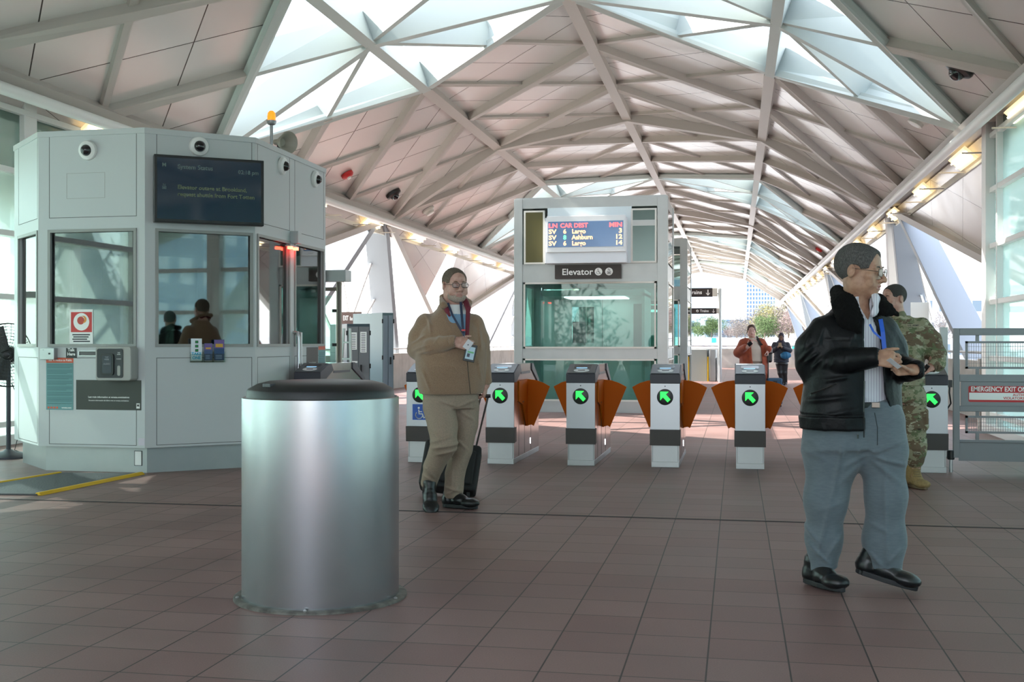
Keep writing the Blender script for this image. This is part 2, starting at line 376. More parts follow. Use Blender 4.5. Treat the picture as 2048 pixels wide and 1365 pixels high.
# ------------------------------------------------------------ glass side walls near the camera
M_FRIT = glass('fritted_wall_glass', (.74,.85,.84), .10)      # glass with a pale ceramic frit
_n = M_FRIT.node_tree; _o = [q for q in _n.nodes if q.type == 'OUTPUT_MATERIAL'][0]; _g = _o.inputs[0].links[0].from_socket
_t = _n.nodes.new('ShaderNodeBsdfTranslucent'); _t.inputs[0].default_value = (.52,.68,.63,1); _d = _n.nodes.new('ShaderNodeBsdfDiffuse'); _d.inputs[0].default_value = (.54,.61,.56,1)
_m = _n.nodes.new('ShaderNodeMixShader'); _m.inputs[0].default_value = .25; _n.links.new(_t.outputs[0], _m.inputs[1]); _n.links.new(_d.outputs[0], _m.inputs[2])
_x = _n.nodes.new('ShaderNodeMixShader'); _x.inputs[0].default_value = .38; _n.links.new(_g, _x.inputs[1]); _n.links.new(_m.outputs[0], _x.inputs[2]); _n.links.new(_x.outputs[0], _o.inputs[0])
def glasswall(side, x, y1, y0, name):
    global nwin
    zs = (.25, 1.01, 1.77, 2.53, 3.29, 4.03)
    col = [y1-3.95*i for i in range(8) if y1-3.95*i > y0]
    mb = MB()
    for y in col: mb.box(x-.10, x+.10, y-.13, y+.13, 0, 4.35)
    for z in zs: mb.box(x-.05, x+.11, y0, y1, z-.035, z+.035)
    mb.box(x-.06, x+.11, y1-.62, y1-.56, 0, 4.3); mb.box(x-.12, x+.12, y0, y1, 0, .12)
    nwin += 1; e = struct(mb, 'window_%d' % nwin, M_WHITE, bevel=.006)
    p = MB(); p.box(x+.02, x+.032, y0, y1, .1, 4.35); p.build('pane', M_FRIT, e)
glasswall(1, 3.42, 16.7, -11, 'window'); glasswall(-1, -8.62, 16.7, -11, 'window')
mb = MB(); mb.box(3.3, 4.3, 16.86, 17.0, 0, 1.0); struct(mb, 'trim_0', M_CONC)
# ------------------------------------------------------------ light rails
M_LAMP = mat('fluorescent_tube', (1,1,1), .5, emit=(1,.86,.60), es=2.2)
M_LREF = mat('lamp_reflector', (.9,.8,.55), .35, emit=(1,.74,.40), es=.30)
for side, nm in ((-1, 'left'), (1, 'right')):
    x = XC+side*5.62
    e = empty('light_rail', (x, 0, 4.10), label='long white %s light rail of pipe and trough under the roof edge' % nm, cat='light rail')
    mb = MB(); mb.tube([(0, -11, 0), (0, 86, 0)], .075, 12); mb.build('pipe', M_WHITE, e, smooth=40)
    mb = MB(); mb.box(min(side*.12, side*.16), max(side*.12, side*.16), -11, 86, .08, .16); mb.box(min(side*.46, side*.49), max(side*.46, side*.49), -11, 86, -.20, .14)
    mb.box(min(side*.12, side*.46), max(side*.12, side*.46), -11, 86, .12, .145); mb.build('trough', M_CREAM, e)
    for i in range(50):
        mb = MB(); y = -10+1.95*i; xs = sorted((side*.05, side*.62)); mb.box(xs[0], xs[1], y-.015, y+.015, -.19, -.17)
        mb.add([(side*.47, y-.01, -.02), (side*.75, y-.01, .02), (side*.47, y-.01, .15), (side*.47, y+.01, -.02), (side*.75, y+.01, .02), (side*.47, y+.01, .15)], [(0,1,2), (3,5,4), (0,3,4,1), (1,4,5,2), (2,5,3,0)])
        mb.build('bracket', M_BEAM, e)
    for i in range(0, 24):
        y = (3.2 if side > 0 else 2.75)+3.9*i
        if y > 82: continue
        where = 'nearest the camera' if i == 0 else ''
        f = empty('ceiling_light', (x+side*.30, y, 4.03), label='warm lit fluorescent fixture in the %s light rail' % nm, cat='light', group='lit fluorescent fixtures in the %s light rail' % nm)
        RY = Matrix.Rotation(side*math.radians(42), 4, 'Y'); mb = MB(); mb.box(-.13, .13, -.62, .62, .03, .07, RY); mb.build('reflector', M_LREF, f)
        mb = MB(); mb.tube([RY @ Vector((-.05, -.57, .005)), RY @ Vector((-.05, .57, .005))], .013, 8); mb.tube([RY @ Vector((.05, -.57, .005)), RY @ Vector((.05, .57, .005))], .013, 8); mb.build('tube', M_LAMP, f)
# ------------------------------------------------------------ surroundings
M_GROUND = mat('distant_ground', (.52,.50,.46), .9, noise=(.02,(.36,.37,.28),.45,.6))
mb = MB(); mb.box(-900, 900, -900, 1500, -8.6, -8); struct(mb, 'ground', M_GROUND)
mb = MB(); mb.quad((-250,75,-7.9), (160,75,-7.9), (260,330,2.6), (-200,330,2.6)); mb.quad((-200,330,2.6), (260,330,2.6), (400,900,6), (-400,900,6)); struct(mb, 'pavement', mat('pale_pavement', (.40,.40,.40), .8))
# ------------------------------------------------------------ small drawing helpers on flat faces
def pD(px, py, D):
    u = (px-1024)/F; return Vector((D*(-SA+u*CA), D*(CA+u*SA), EYE+(HY-py)/F*D))
UZ = Vector((0,0,1))
class Face:                           # a vertical face from p to q (ground points), outward normal n
    def __init__(s, p, q, out):
        s.p = Vector((p[0], p[1], 0)); s.q = Vector((q[0], q[1], 0)); s.L = (s.q-s.p).length; s.ux = (s.q-s.p).normalized()
        s.n = Vector((s.ux.y, -s.ux.x, 0)); s.n = s.n if s.n.dot(Vector(out).to_3d()) > 0 else -s.n
    def __call__(s, a, z, o=0): return s.p+s.ux*a+UZ*z+s.n*o
    def box(s, mb, a0, a1, z0, z1, o0, o1): mb.hexa([s(a0,z0,o0), s(a1,z0,o0), s(a1,z1,o0), s(a0,z1,o0)], [s(a0,z0,o1), s(a1,z0,o1), s(a1,z1,o1), s(a0,z1,o1)])
    def frame(s, mb, a0, a1, z0, z1, w, o0, o1):
        s.box(mb, a0, a1, z0, z0+w, o0, o1); s.box(mb, a0, a1, z1-w, z1, o0, o1); s.box(mb, a0, a0+w, z0+w, z1-w, o0, o1); s.box(mb, a1-w, a1, z0+w, z1-w, o0, o1)
    def sheet(s, name, a0, a1, z0, z1, o, m, parent=None, t=.002): mb = MB(); s.box(mb, a0, a1, z0, z1, o, o+t); return mb.build(name, m, parent)
    def text(s, name, body, size, a, z, o, m, parent=None, **k):
        # reading direction: left to right as seen from outside
        ux = UZ.cross(s.n); return text(name, body, size, s(a, z, o), ux, UZ, m, parent, **k)
def poly_plate(name, pts, o, ux, uy, m, parent=None, t=.002):
    ux, uy = Vector(ux), Vector(uy); n = ux.cross(uy).normalized(); mb = MB(); mb.prism(pts, o, ux, uy, n*t); return mb.build(name, m, parent)
def strip(mb, pts, w, o, ux, uy, t=.002):
    ux, uy = Vector(ux), Vector(uy); n = ux.cross(uy).normalized()
    for a, b in zip(pts, pts[1:]):
        A_ = Vector(o)+ux*a[0]+uy*a[1]+n*t/2; B_ = Vector(o)+ux*b[0]+uy*b[1]+n*t/2; d = (B_-A_).normalized()*w*.35; mb.bar(A_-d, B_+d, w, t, up=n)
def wheelchair(o, ux, uy, s, m, parent, name='wheelchair_symbol'):
    mb = MB(); strip(mb, arc((-.06,-.12), .27, 150, 330, 12), .07, o, Vector(ux)*s, Vector(uy)*s) if False else None
    U, V = Vector(ux)*s, Vector(uy)*s; n = Vector(ux).cross(Vector(uy)).normalized()
    def st(pts, w):
        for a, b in zip(pts, pts[1:]):
            P, Q = Vector(o)+U*a[0]+V*a[1]+n*.001, Vector(o)+U*b[0]+V*b[1]+n*.001; d = (Q-P).normalized()*w*s*.3; mb.bar(P-d, Q+d, w*s, .002, up=n)
    st(arc((-.06,-.14), .25, 140, 345, 14), .06); st([(-.08,.22), (-.06,-.06), (.18,-.06), (.28,-.34), (.36,-.30)], .07); st([(-.07,.1), (.14,.1)], .06)
    mb.prism(arc((-.08,.36), .075, 0, 345, 11), o, U, V, n*.002); return mb.build(name, m, parent)
def lift_icon(o, ux, uy, s, m, parent):
    U, V = Vector(ux)*s, Vector(uy)*s; n = Vector(ux).cross(Vector(uy)).normalized(); mb = MB()
    for a, b in (((-.28,.05),(.28,.05)), ((-.28,-.38),(.28,-.38)), ((-.28,.05),(-.28,-.38)), ((.28,.05),(.28,-.38)), ((-.12,.18),(-.12,.42)), ((.12,.18),(.12,.42))):
        P, Q = Vector(o)+U*a[0]+V*a[1]+n*.001, Vector(o)+U*b[0]+V*b[1]+n*.001; mb.bar(P, Q, .06*s, .002, up=n)
    for x in (-.13, 0, .13): mb.prism([(x-.05,-.3), (x+.05,-.3), (x+.05,-.08), (x-.05,-.08)], o, U, V, n*.002)
    for x, d in ((-.12, 1), (.12, -1)): mb.prism([(x-.1,.3+d*.05), (x+.1,.3+d*.05), (x,.3+d*.17)], o, U, V, n*.002)
    return mb.build('elevator_symbol', m, parent)
# ------------------------------------------------------------ station manager's kiosk
KP = [(-7.21,10.51), (-6.51,9.86), (-5.40,9.84), (-4.61,10.53), (-4.64,12.57), (-5.40,13.30), (-6.50,13.30), (-7.21,12.60)]
KC = Vector((-5.9, 11.6, 0)); KT = 3.21
kiosk = empty('station_kiosk', (0,0,0), label='large light grey eight sided station manager kiosk with windows all round', cat='kiosk')
KF = []
M_SEAM = mat('panel_seam', (.10,.10,.095), .8); M_WFRAME = mat('window_gasket', (.30,.305,.29), .4)
wins = {0: [(.20,.96)], 1: [(.112,.907)], 2: [(.11,.96)], 3: [(.034,.44), (.526,.96)], 4: [(.1,.9)], 5: [(.1,.9)], 6: [(.1,.9)], 7: [(.04,.47), (.53,.96)]}
for i in range(8):
    p, q = KP[i], KP[(i+1) % 8]; f = Face(p, q, (Vector(((p[0]+q[0])/2, (p[1]+q[1])/2, 0))-KC)[:2]); KF.append(f)
    mb = MB(); L_ = f.L; W0, W1 = 1.20, 2.27; t = -.06
    f.box(mb, 0, L_, .24, W0, t, 0); f.box(mb, 0, L_, W1, KT, t, 0)
    xs = [0]+[c*L_ for w_ in wins[i] for c in w_]+[L_]
    for a, b in zip(xs[::2], xs[1::2]): f.box(mb, a, b, W0, W1, t, 0)
    mb.m(1)
    for z0, z1 in ((2.40, KT-.03), (.26, 1.08)):
        for w_ in wins[i]: f.frame(mb, max(.03, w_[0]*L_-.01), min(L_-.03, w_[1]*L_+.02), z0, z1, .005, 0, .0012)
    wall = mb.build('wall_panel', [M_KIOSK, M_SEAM], kiosk)
    for w_ in wins[i]:
        mb = MB(); f.frame(mb, w_[0]*L_-.02, w_[1]*L_+.02, W0-.02, W1+.02, .028, -.01, .012); wf = mb.build('window_frame', M_WFRAME, kiosk)
        mb = MB(); f.box(mb, w_[0]*L_, w_[1]*L_, W0, W1, -.035, -.027); mb.build('pane', G_KIOSK, wf)
for nm, z0, z1, ins, m in (('base', 0, .24, .07, M_STEEL2), ('roof', KT-.04, KT+.012, -.01, M_KIOSK), ('cabin_floor', .2, .26, .08, M_DARK), ('cabin_ceiling', 2.5, 2.55, .1, mat('dark_ceiling', (.2,.2,.19), .8))):
    mb = MB(); P = [KC+(Vector((x, y, 0))-KC)*(1-ins/1.5) for x, y in KP]; mb.prism([(v.x, v.y) for v in P], (0,0,z0), (1,0,0), (0,1,0), (0,0,z1-z0)); mb.build(nm, m, kiosk)
mb = MB()
for a, b in ((1, 2), (2, 3)):
    P = [KC+(Vector((*KP[k], 0))-KC)*.90 for k in (a, b)]; Q = [KC+(Vector((*KP[k], 0))-KC)*.62 for k in (a, b)]
    mb.hexa([P[0]+UZ*1.0, P[1]+UZ*1.0, Q[1]+UZ*1.0, Q[0]+UZ*1.0], [P[0]+UZ*1.04, P[1]+UZ*1.04, Q[1]+UZ*1.04, Q[0]+UZ*1.04])
mb.build('desk', mat('desk_laminate', (.12,.11,.10), .4), kiosk)
KF0, KF1, KF2, KF3 = KF[0], KF[1], KF[2], KF[3]
mb = MB(); f = Face(*[(KC+(Vector((*KP[k], 0))-KC)*(1-.07/1.5))[:2] for k in (1, 2)], (0,-1)); f.frame(mb, .93, 1.01, .065, .205, .006, 0, .004); mb.m(1); f.box(mb, .937, 1.003, .07, .2, 0, .006)
mb.build('access_plate', [M_BLACK, M_WHITE], kiosk)
mb = MB(); KF1.frame(mb, .30, .70, 2.58, 2.82, .003, 0, .001); mb.build('hatch_outline', mat('light_seam', (.32,.32,.30), .6), kiosk)
mb = MB(); KF1.frame(mb, .43, .66, 1.095, 1.145, .006, 0, .01); mb.m(1); KF1.box(mb, .43, .66, 1.1, 1.14, 0, .003); mb.build('money_slot', [M_STEEL, mat('slot_shadow', (.12,.12,.12), .5)], kiosk)
for x0, w_ in ((.93, .035),):
    pass
# door pull
mb = MB(); b = KF3(.44*KF3.L+.10, 0, 0)
for o_ in (0, .09):
    pass
h = MB(); P0 = KF3(1.02, .74, .0); h.tube([P0, KF3(1.02, .74, .045), KF3(1.02, .80, .060), KF3(1.02, 1.28, .060), KF3(1.02, 1.33, .045), KF3(1.02, 1.33, 0)], .017, 10); h.tube([KF3(1.09, .74, 0), KF3(1.09, .76, .060), KF3(1.09, 1.32, .060), KF3(1.09, 1.33, 0)], .017, 10); h.build('door_pull', M_STEEL, kiosk, smooth=40)
# monitors on the desk
for px_, py_, lab in ((228, 1, 'black desk monitor inside the kiosk behind the front window'), (400, 1, 'black desk monitor inside the kiosk behind the angled window')):
    c = pD(px_, 0, 11.35); e = empty('computer_monitor', (c.x, c.y, 1.04), .3 if px_ < 300 else .7, lab, 'monitor'); mb = MB(); mb.box(-.25,.25,-.015,.015,.12,.46); mb.build('screen', M_BLACK, e, bevel=.005); mb = MB(); mb.box(-.1,.1,-.08,.08,0,.015); mb.box(-.02,.02,.01,.03,.01,.3); mb.build('stand', M_DARK, e)
# dome cameras
def orient(n, o):                     # matrix taking local +Z to n
    n = Vector(n).normalized(); return Matrix.Translation(Vector(o)) @ n.to_track_quat('Z', 'Y').to_matrix().to_4x4()
dome_prof = [(.092,0), (.092,.02), (.085,.035), (.062,.045), (.055,.048), (.05,.04)]
def dome_cam(o, n, label, group=None, dark=False, s=1):
    e = empty('dome_camera', o, label=label, cat='security camera', group=group); M = orient(n, (0,0,0)) @ Matrix.Scale(s, 4)
    mb = MB(); mb.lathe([(r, z) for r, z in dome_prof], 28, M=M); mb.build('housing', M_BLACK if dark else M_WHITE, e, smooth=35)
    mb = MB(); mb.lathe([(.052*math.cos(a*math.pi/16), .04+.052*math.sin(a*math.pi/16)) for a in range(9)][:-1]+[(.001, .092)], 24, M=M); mb.build('dome', mat('smoked_dome', (.01,.01,.012), .08, coat=.5), e, smooth=60)
    return e
for f, a, z, lb in ((KF1, .53, 3.03, 'white dome camera over the left front window of the grey kiosk'), (KF2, .50, 3.09, 'white dome camera above the status screen on the kiosk'), (KF3, .68, 3.05, 'white dome camera on the kiosk side, the nearer of two'), (KF3, 1.66, 3.05, 'white dome camera on the kiosk side, at its far right corner')):
    dome_cam(f(a, z, 0), f.n+Vector((0,0,-.12)), lb)
# status screen
p0, p1 = pD(308, 0, 10.62), pD(528, 0, 11.02); fs = Face(p0[:2], p1[:2], (.6,-.8)); sc = empty('status_screen', label='wide black framed status screen showing an elevator outage notice on the kiosk', cat='screen')
mb = MB(); fs.box(mb, 0, fs.L, 2.338, 2.966, -.09, 0); mb.build('casing', M_BLACK, sc, bevel=.006)
mb = MB(); fs.box(mb, .028, fs.L-.028, 2.37, 2.94, 0, .002); mb.build('display', mat('screen_glass', (.006,.014,.022), .06, emit=(.010,.035,.07), es=.09, spec=.8), sc)
M_ST = mat('screen_text', (.05,.08,.08), .5, emit=(.16,.24,.20), es=.05); M_STG = mat('screen_text_olive', (.06,.08,.04), .5, emit=(.20,.27,.12), es=.05)
ux = fs.ux; T = lambda nm, s, sz, a, z, m, al='LEFT': text(nm, s, sz, fs(a, z, .003), ux, UZ, m, sc, align=al, depth=.0005, bold=.001)
T('heading', 'System Status', .058, .21, 2.86, M_ST); T('clock', '02:18 pm', .052, fs.L-.05, 2.84, M_ST, 'RIGHT')
T('message', 'Elevator outage at Brookland,', .053, .21, 2.67, M_STG); T('message', 'request shuttle from Fort Totten', .053, .21, 2.605, M_STG)
wheel = lift_icon(fs(.09, 2.67, .003), ux, UZ, .06, M_ST, sc)
T('metro_letter', 'M', .05, .09, 2.87, M_ST, 'CENTER')
# red signal lamps
e = empty('signal_lamp', label='small grey box with two glowing red lamps above the kiosk door', cat='signal lamp')
o0 = KF3(.48*KF3.L, 2.32, 0); mb = MB(); KF3.box(mb, .93, 1.03, 2.27, 2.40, 0, .09); mb.build('housing', M_KIOSK, e, bevel=.004)
mb = MB(); KF3.box(mb, .80, .86, 2.20, 2.23, .02, .06); mb.build('red_lens', mat('red_lamp', (1,.05,.02), .4, emit=(1,.04,.02), es=9), e); mb = MB(); KF3.box(mb, .96, 1.02, 2.20, 2.23, .02, .06); mb.build('red_lens', mat('red_lamp'), e); mb = MB(); KF3.box(mb, .79, 1.03, 2.228, 2.242, .0, .06); mb.build('bracket', M_KIOSK, e)
# beacon and horn on the roof
b0 = pD(543, 0, 12.0); e = empty('amber_beacon', (b0.x, b0.y, KT), label='amber warning beacon on a short pole on the kiosk roof', cat='beacon')
mb = MB(); mb.lathe([(.05,0), (.05,.015), (.016,.02), (.016,.28), (.04,.29), (.05,.31), (.05,.33)], 16); mb.build('pole', mat('galvanised', (.35,.36,.37), .45, .8), e, smooth=30)
mb = MB(); mb.lathe([(.042,.33), (.044,.37), (.038,.41), (.02,.43)], 20); mb.build('lens', mat('amber_lens', (.9,.22,.01), .15, emit=(1,.25,.02), es=.5), e, smooth=60)
b0 = pD(566, 0, 12.2); e = empty('horn_loudspeaker', (b0.x, b0.y, KT), label='grey beige horn loudspeaker on the kiosk roof beside the beacon', cat='loudspeaker')
M = orient((.75,-.45,-.12), (-.07,.05,.15)); mb = MB(); mb.lathe([(.03,-.06), (.035,.0), (.045,.06), (.07,.12), (.115,.17), (.12,.175), (.108,.165), (.065,.060), (.03,.05)], 20, M=M); mb.build('horn', mat('horn_paint', (.42,.39,.33), .5), e, smooth=50)
mb = MB(); mb.box(-.08,-.05,.03,.06,0,.14); mb.build('bracket', M_BLACK, e)
# things on the kiosk front
f = KF1
e = empty('intercom_panel', label='small brushed metal speaker plate left of the Talk Here sign', cat='intercom'); mb = MB(); f.box(mb, .055, .205, 1.06, 1.17, 0, .06); mb.build('plate', M_STEEL2, e, bevel=.004)
mb = MB(); f.box(mb, .15, .165, 1.11, 1.125, .06, .066); f.box(mb, .09, .095, 1.15, 1.155, .06, .062); mb.build('button', M_BLACK, e)
e = empty('talk_here_sign', label='small black sign reading Talk Here on the kiosk front', cat='sign'); f.sheet('plate', .295, .405, 1.075, 1.17, 0, M_BLACK, e, .004)
f.text('lettering', 'Talk\nHere', .040, .35, 1.132, .0045, M_SIGNW, e, depth=.0004, bold=.0012)
e = empty('notice_poster', label='teal public notice with orange red header on the kiosk front', cat='poster'); M_TEAL = mat('notice_teal', (.13,.29,.30), .55); M_ORED = mat('notice_orange', (.62,.10,.045), .5); M_FINE = mat('fine_print', (.045,.13,.14), .6)
f.sheet('sheet', .085, .37, .595, 1.03, 0, M_TEAL, e); hd = f.sheet('header', .085, .37, 1.03, 1.077, 0, M_ORED, e); f.text('title', 'Title VI Notice to Public', .026, .2275, 1.054, .0025, M_SIGNW, e, depth=.0003, bold=.0006)
mb = MB(); r_ = random.Random(3)
for k in range(36):
    if k % 5 == 4: continue
    f.box(mb, .095, .36-(.1*r_.random() if k % 5 == 3 else 0), 1.012-k*.0105, 1.012-k*.0105+.0035, .002, .0026)
tag(mb.build('fine_print', M_FINE, e), kind='stuff')
mb = MB(); f.box(mb, .085, .37, .585, .612, .002, .0027); mb.build('footer_band', M_TEAL, e); f.text('web_address', 'wmata.com', .022, .30, .606, .0035, M_SIGNW, e, depth=.0003, bold=.0005)
mb = MB(); [f.box(mb, .10+.03*k, .12+.03*k, .597, .615, .0027, .0034) for k in range(4)]; mb.build('icon_row', M_ORED, e)
e = empty('information_sign', label='dark grey last train information sign under the card reader on the kiosk', cat='sign'); M_DGREEN = mat('sign_charcoal', (.045,.05,.042), .5)
f.sheet('plate', .40, 1.075, .59, .87, .0, M_DGREEN, e); f.text('lettering', 'Last train information at wmata.com/stations', .0235, .74, .71, .003, M_SIGNW, e, depth=.0003, bold=.0004)
f.text('lettering', 'Encuentre información del último tren en wmata.com/stations', .0165, .74, .678, .003, M_SIGNW, e, depth=.0003, bold=.0002)
f.sheet('logo_block', 1.025, 1.06, .607, .655, .002, M_SIGNW, e, .0006); f.text('logo_letter', 'M', .034, 1.0425, .634, .0032, M_BLACK, e, depth=.0003, bold=.001)
e = empty('card_reader', label='boxy grey and black tap card reader mounted on the kiosk front', cat='card reader'); M_GRP = mat('reader_grey', (.36,.36,.34), .45)
mb = MB(); mb.prism(rrect(.68, 1.045, .87, 1.185, .03), f.p, f.ux, UZ, f.n*.13); mb.build('housing', M_GRP, e, bevel=.008)
mb = MB(); mb.prism(rrect(.70, .965, .895, 1.165, .02), f(0,0,.13), f.ux, UZ, f.n*.006); mb.build('face_plate', mat('reader_black', (.025,.027,.032), .4), e)
mb = MB(); mb.prism(rrect(.745, .875, .92, 1.12, .02), f(0,0,.136), f.ux, UZ, f.n*.012); mb.m(1); mb.prism(rrect(.762, .858, .94, 1.10, .012), f(0,0,.148), f.ux, UZ, f.n*.002); mb.build('reader_window', [M_BLACK, mat('reader_blue', (.03,.035,.05), .2)], e)
f.text('lettering', 'TAP\nHERE\n\nAUDIO', .021, .81, 1.055, .151, M_STG if False else mat('dim_lettering', (.35,.36,.4), .5), e, depth=.0003)
f.text('lettering', 'TAP\nHERE', .015, .925, 1.12, .1375, M_SIGNW, e, depth=.0003); f.text('lettering', 'AUDIO', .015, .925, 1.07, .1375, M_SIGNW, e, depth=.0003)
mb = MB(); mb.prism(rrect(.91, .94, .915, 1.01, .014), f(0,0,.136), f.ux, UZ, f.n*.002); mb.build('audio_jack', M_GRP, e)
# poster inside the front window
e = empty('certificate_poster', label='red and white emblem poster inside the left front kiosk window', cat='poster'); a0 = .315
f.sheet('sheet', a0, a0+.245, 1.21, 1.535, -.024, M_SIGNW, e, .001); f.sheet('red_panel', a0+.015, a0+.235, 1.32, 1.51, -.0228, M_RED, e, .0008)
mb = MB(); mb.prism(arc((a0+.125, 1.418), .083, 0, 350, 28), f(0,0,-.0218), f.ux, UZ, f.n*.0006); mb.m(1); mb.prism(arc((a0+.12, 1.43), .038, 0, 350, 20), f(0,0,-.021), f.ux, UZ, f.n*.0006); mb.m(2); mb.prism(arc((a0+.145, 1.44), .035, -70, 110, 12)+arc((a0+.13, 1.44), .03, 110, -70, 12), f(0,0,-.0202), f.ux, UZ, f.n*.0006)
mb.build('emblem', [M_SIGNW, mat('emblem_red', (.5,.06,.04), .5), mat('emblem_orange', (.75,.3,.05), .5)], e)
mb = MB(); [f.box(mb, a0+.03+.01*(k % 2), a0+.215-.015*(k % 3), 1.29-.021*k, 1.302-.021*k, -.0228, -.022) for k in range(4)]; mb.build('print_lines', mat('ink', (.05,.05,.06), .6), e)
# brochures in clear holders on the angled face
f = KF2
for a, w_, z0, z1, lb, cols, ttl in ((.415, .115, 1.045, 1.26, 'white take one leaflet in the left clear holder on the kiosk', (.75,.8,.85), 'TAKE\nONE'), (.54, .09, 1.045, 1.215, 'small purple and blue leaflet in the middle clear holder', (.05,.09,.2), ''), (.635, .11, 1.045, 1.25, 'leaflet with gold building picture in the right clear holder', (.02,.06,.16), '')):
    e = empty('leaflet_holder', label=lb, cat='leaflet holder'); f.sheet('leaflet', a+.006, a+w_-.006, z0+.006, z1, .02, mat('leaflet_%d' % int(a*100), cols, .4), e, .004)
    mb = MB(); f.box(mb, a, a+w_, z0-.012, z0, 0, .034); f.box(mb, a, a+w_, z0-.012, z0+.07, .03, .033); f.box(mb, a, a+.003, z0-.012, z0+.09, 0, .033); f.box(mb, a+w_-.003, a+w_, z0-.012, z0+.09, 0, .033); mb.build('clear_holder', G_CLEAR, e)
    if ttl:
        f.text('lettering', ttl, .038, a+w_/2, z0+.05, .0245, mat('cyan_ink', (.02,.4,.65), .5), e, depth=.0003, bold=.0015)
        mb = MB(); [f.box(mb, a+.045, a+.075, z1-.045-.04*k, z1-.02-.04*k, .024, .0248) for k in range(3)]; mb.m(1); [f.box(mb, a+.05, a+.07, z1-.04-.04*k, z1-.025-.04*k, .0248, .0255) for k in range(3)]; mb.build('print_blocks', [M_BLACK, mat('green_ink', (.02,.3,.08), .5)], e)
    else:
        mb = MB(); f.box(mb, a+.008, a+w_-.008, (z0+z1)/2+.02, z1-.003, .024, .0247); mb.m(1); f.box(mb, a+.02, a+w_-.02, (z0+z1)/2+.03, z1-.04, .0247, .0253); mb.build('picture', [mat('dusk_violet', (.16,.10,.30), .5), mat('gold_ink', (.6,.35,.05), .5)], e)
        mb = MB(); [f.box(mb, a+.02, a+w_-.03, z0+.05-.014*k, z0+.056-.014*k, .024, .0247) for k in range(3)]; mb.build('print_lines', mat('pale_ink', (.3,.4,.6), .5), e)
e = empty('notice_sticker', label='tiny pale sticker at the lower right corner of the kiosk front', cat='sticker'); KF1.sheet('sheet', 1.045, 1.108, .265, .33, 0, mat('sticker', (.6,.55,.62), .5), e)
# signs on the kiosk side beyond the door
e = empty('information_sign', label='dark brown sign with two lines of print behind the kiosk door pull', cat='sign'); KF3.sheet('plate', 1.42, 1.78, .9, 1.17, .001, M_SIGN, e); KF3.text('lettering', 'Last train information', .026, 1.6, 1.0, .0035, M_SIGNW, e, depth=.0003)
e = empty('notice_poster', label='teal notice with red header at the far right edge of the kiosk', cat='poster'); KF3.sheet('sheet', 1.80, 2.02, .7, 1.14, .001, M_TEAL, e); KF3.sheet('header', 1.80, 2.02, 1.14, 1.19, .001, M_ORED, e)
mb = MB(); [KF3.box(mb, 1.82, 2.0, 1.1-k*.02, 1.105-k*.02, .003, .0036) for k in range(16)]; mb.build('fine_print', M_FINE, e)
# anti-fatigue mat
mp = [gp(75,992), gp(283,950), gp(128,948), gp(-110,985)]
c = sum(mp, Vector())/4; e = empty('floor_mat', label='black rubber floor mat with two yellow borders at the foot of the kiosk', cat='mat'); mb = MB()
a, b, d, g = Vector((-5.32,9.72,0)), Vector((-5.32,9.72,0)), 0, 0
A0, A1, B0, B1 = gp(75,992), gp(283,949.5), gp(-130,990), gp(120,949)
def lft(v, z): return Vector((v.x, v.y, z))
mb.hexa([lft(A0,.001), lft(A1,.001), lft(B1,.001), lft(B0,.001)], [lft(A0,.014), lft(A1,.014), lft(B1,.014), lft(B0,.014)])
mb.build('pad', mat('mat_rubber', (.06,.065,.07), .6, bump=(60,.6)), e)
for p, q in ((A0, A1), (B0, B1)):
    mb = MB(); d_ = (q-p).normalized(); s_ = Vector((d_.y, -d_.x, 0))*.04
    mb.hexa([lft(p-s_,.001), lft(q-s_,.001), lft(q+s_,.001), lft(p+s_,.001)], [lft(p-s_*.3,.024), lft(q-s_*.3,.024), lft(q+s_*.3,.024), lft(p+s_*.3,.024)]); mb.build('yellow_edge', mat('safety_yellow', (.75,.46,.01), .5), e, bevel=.004)
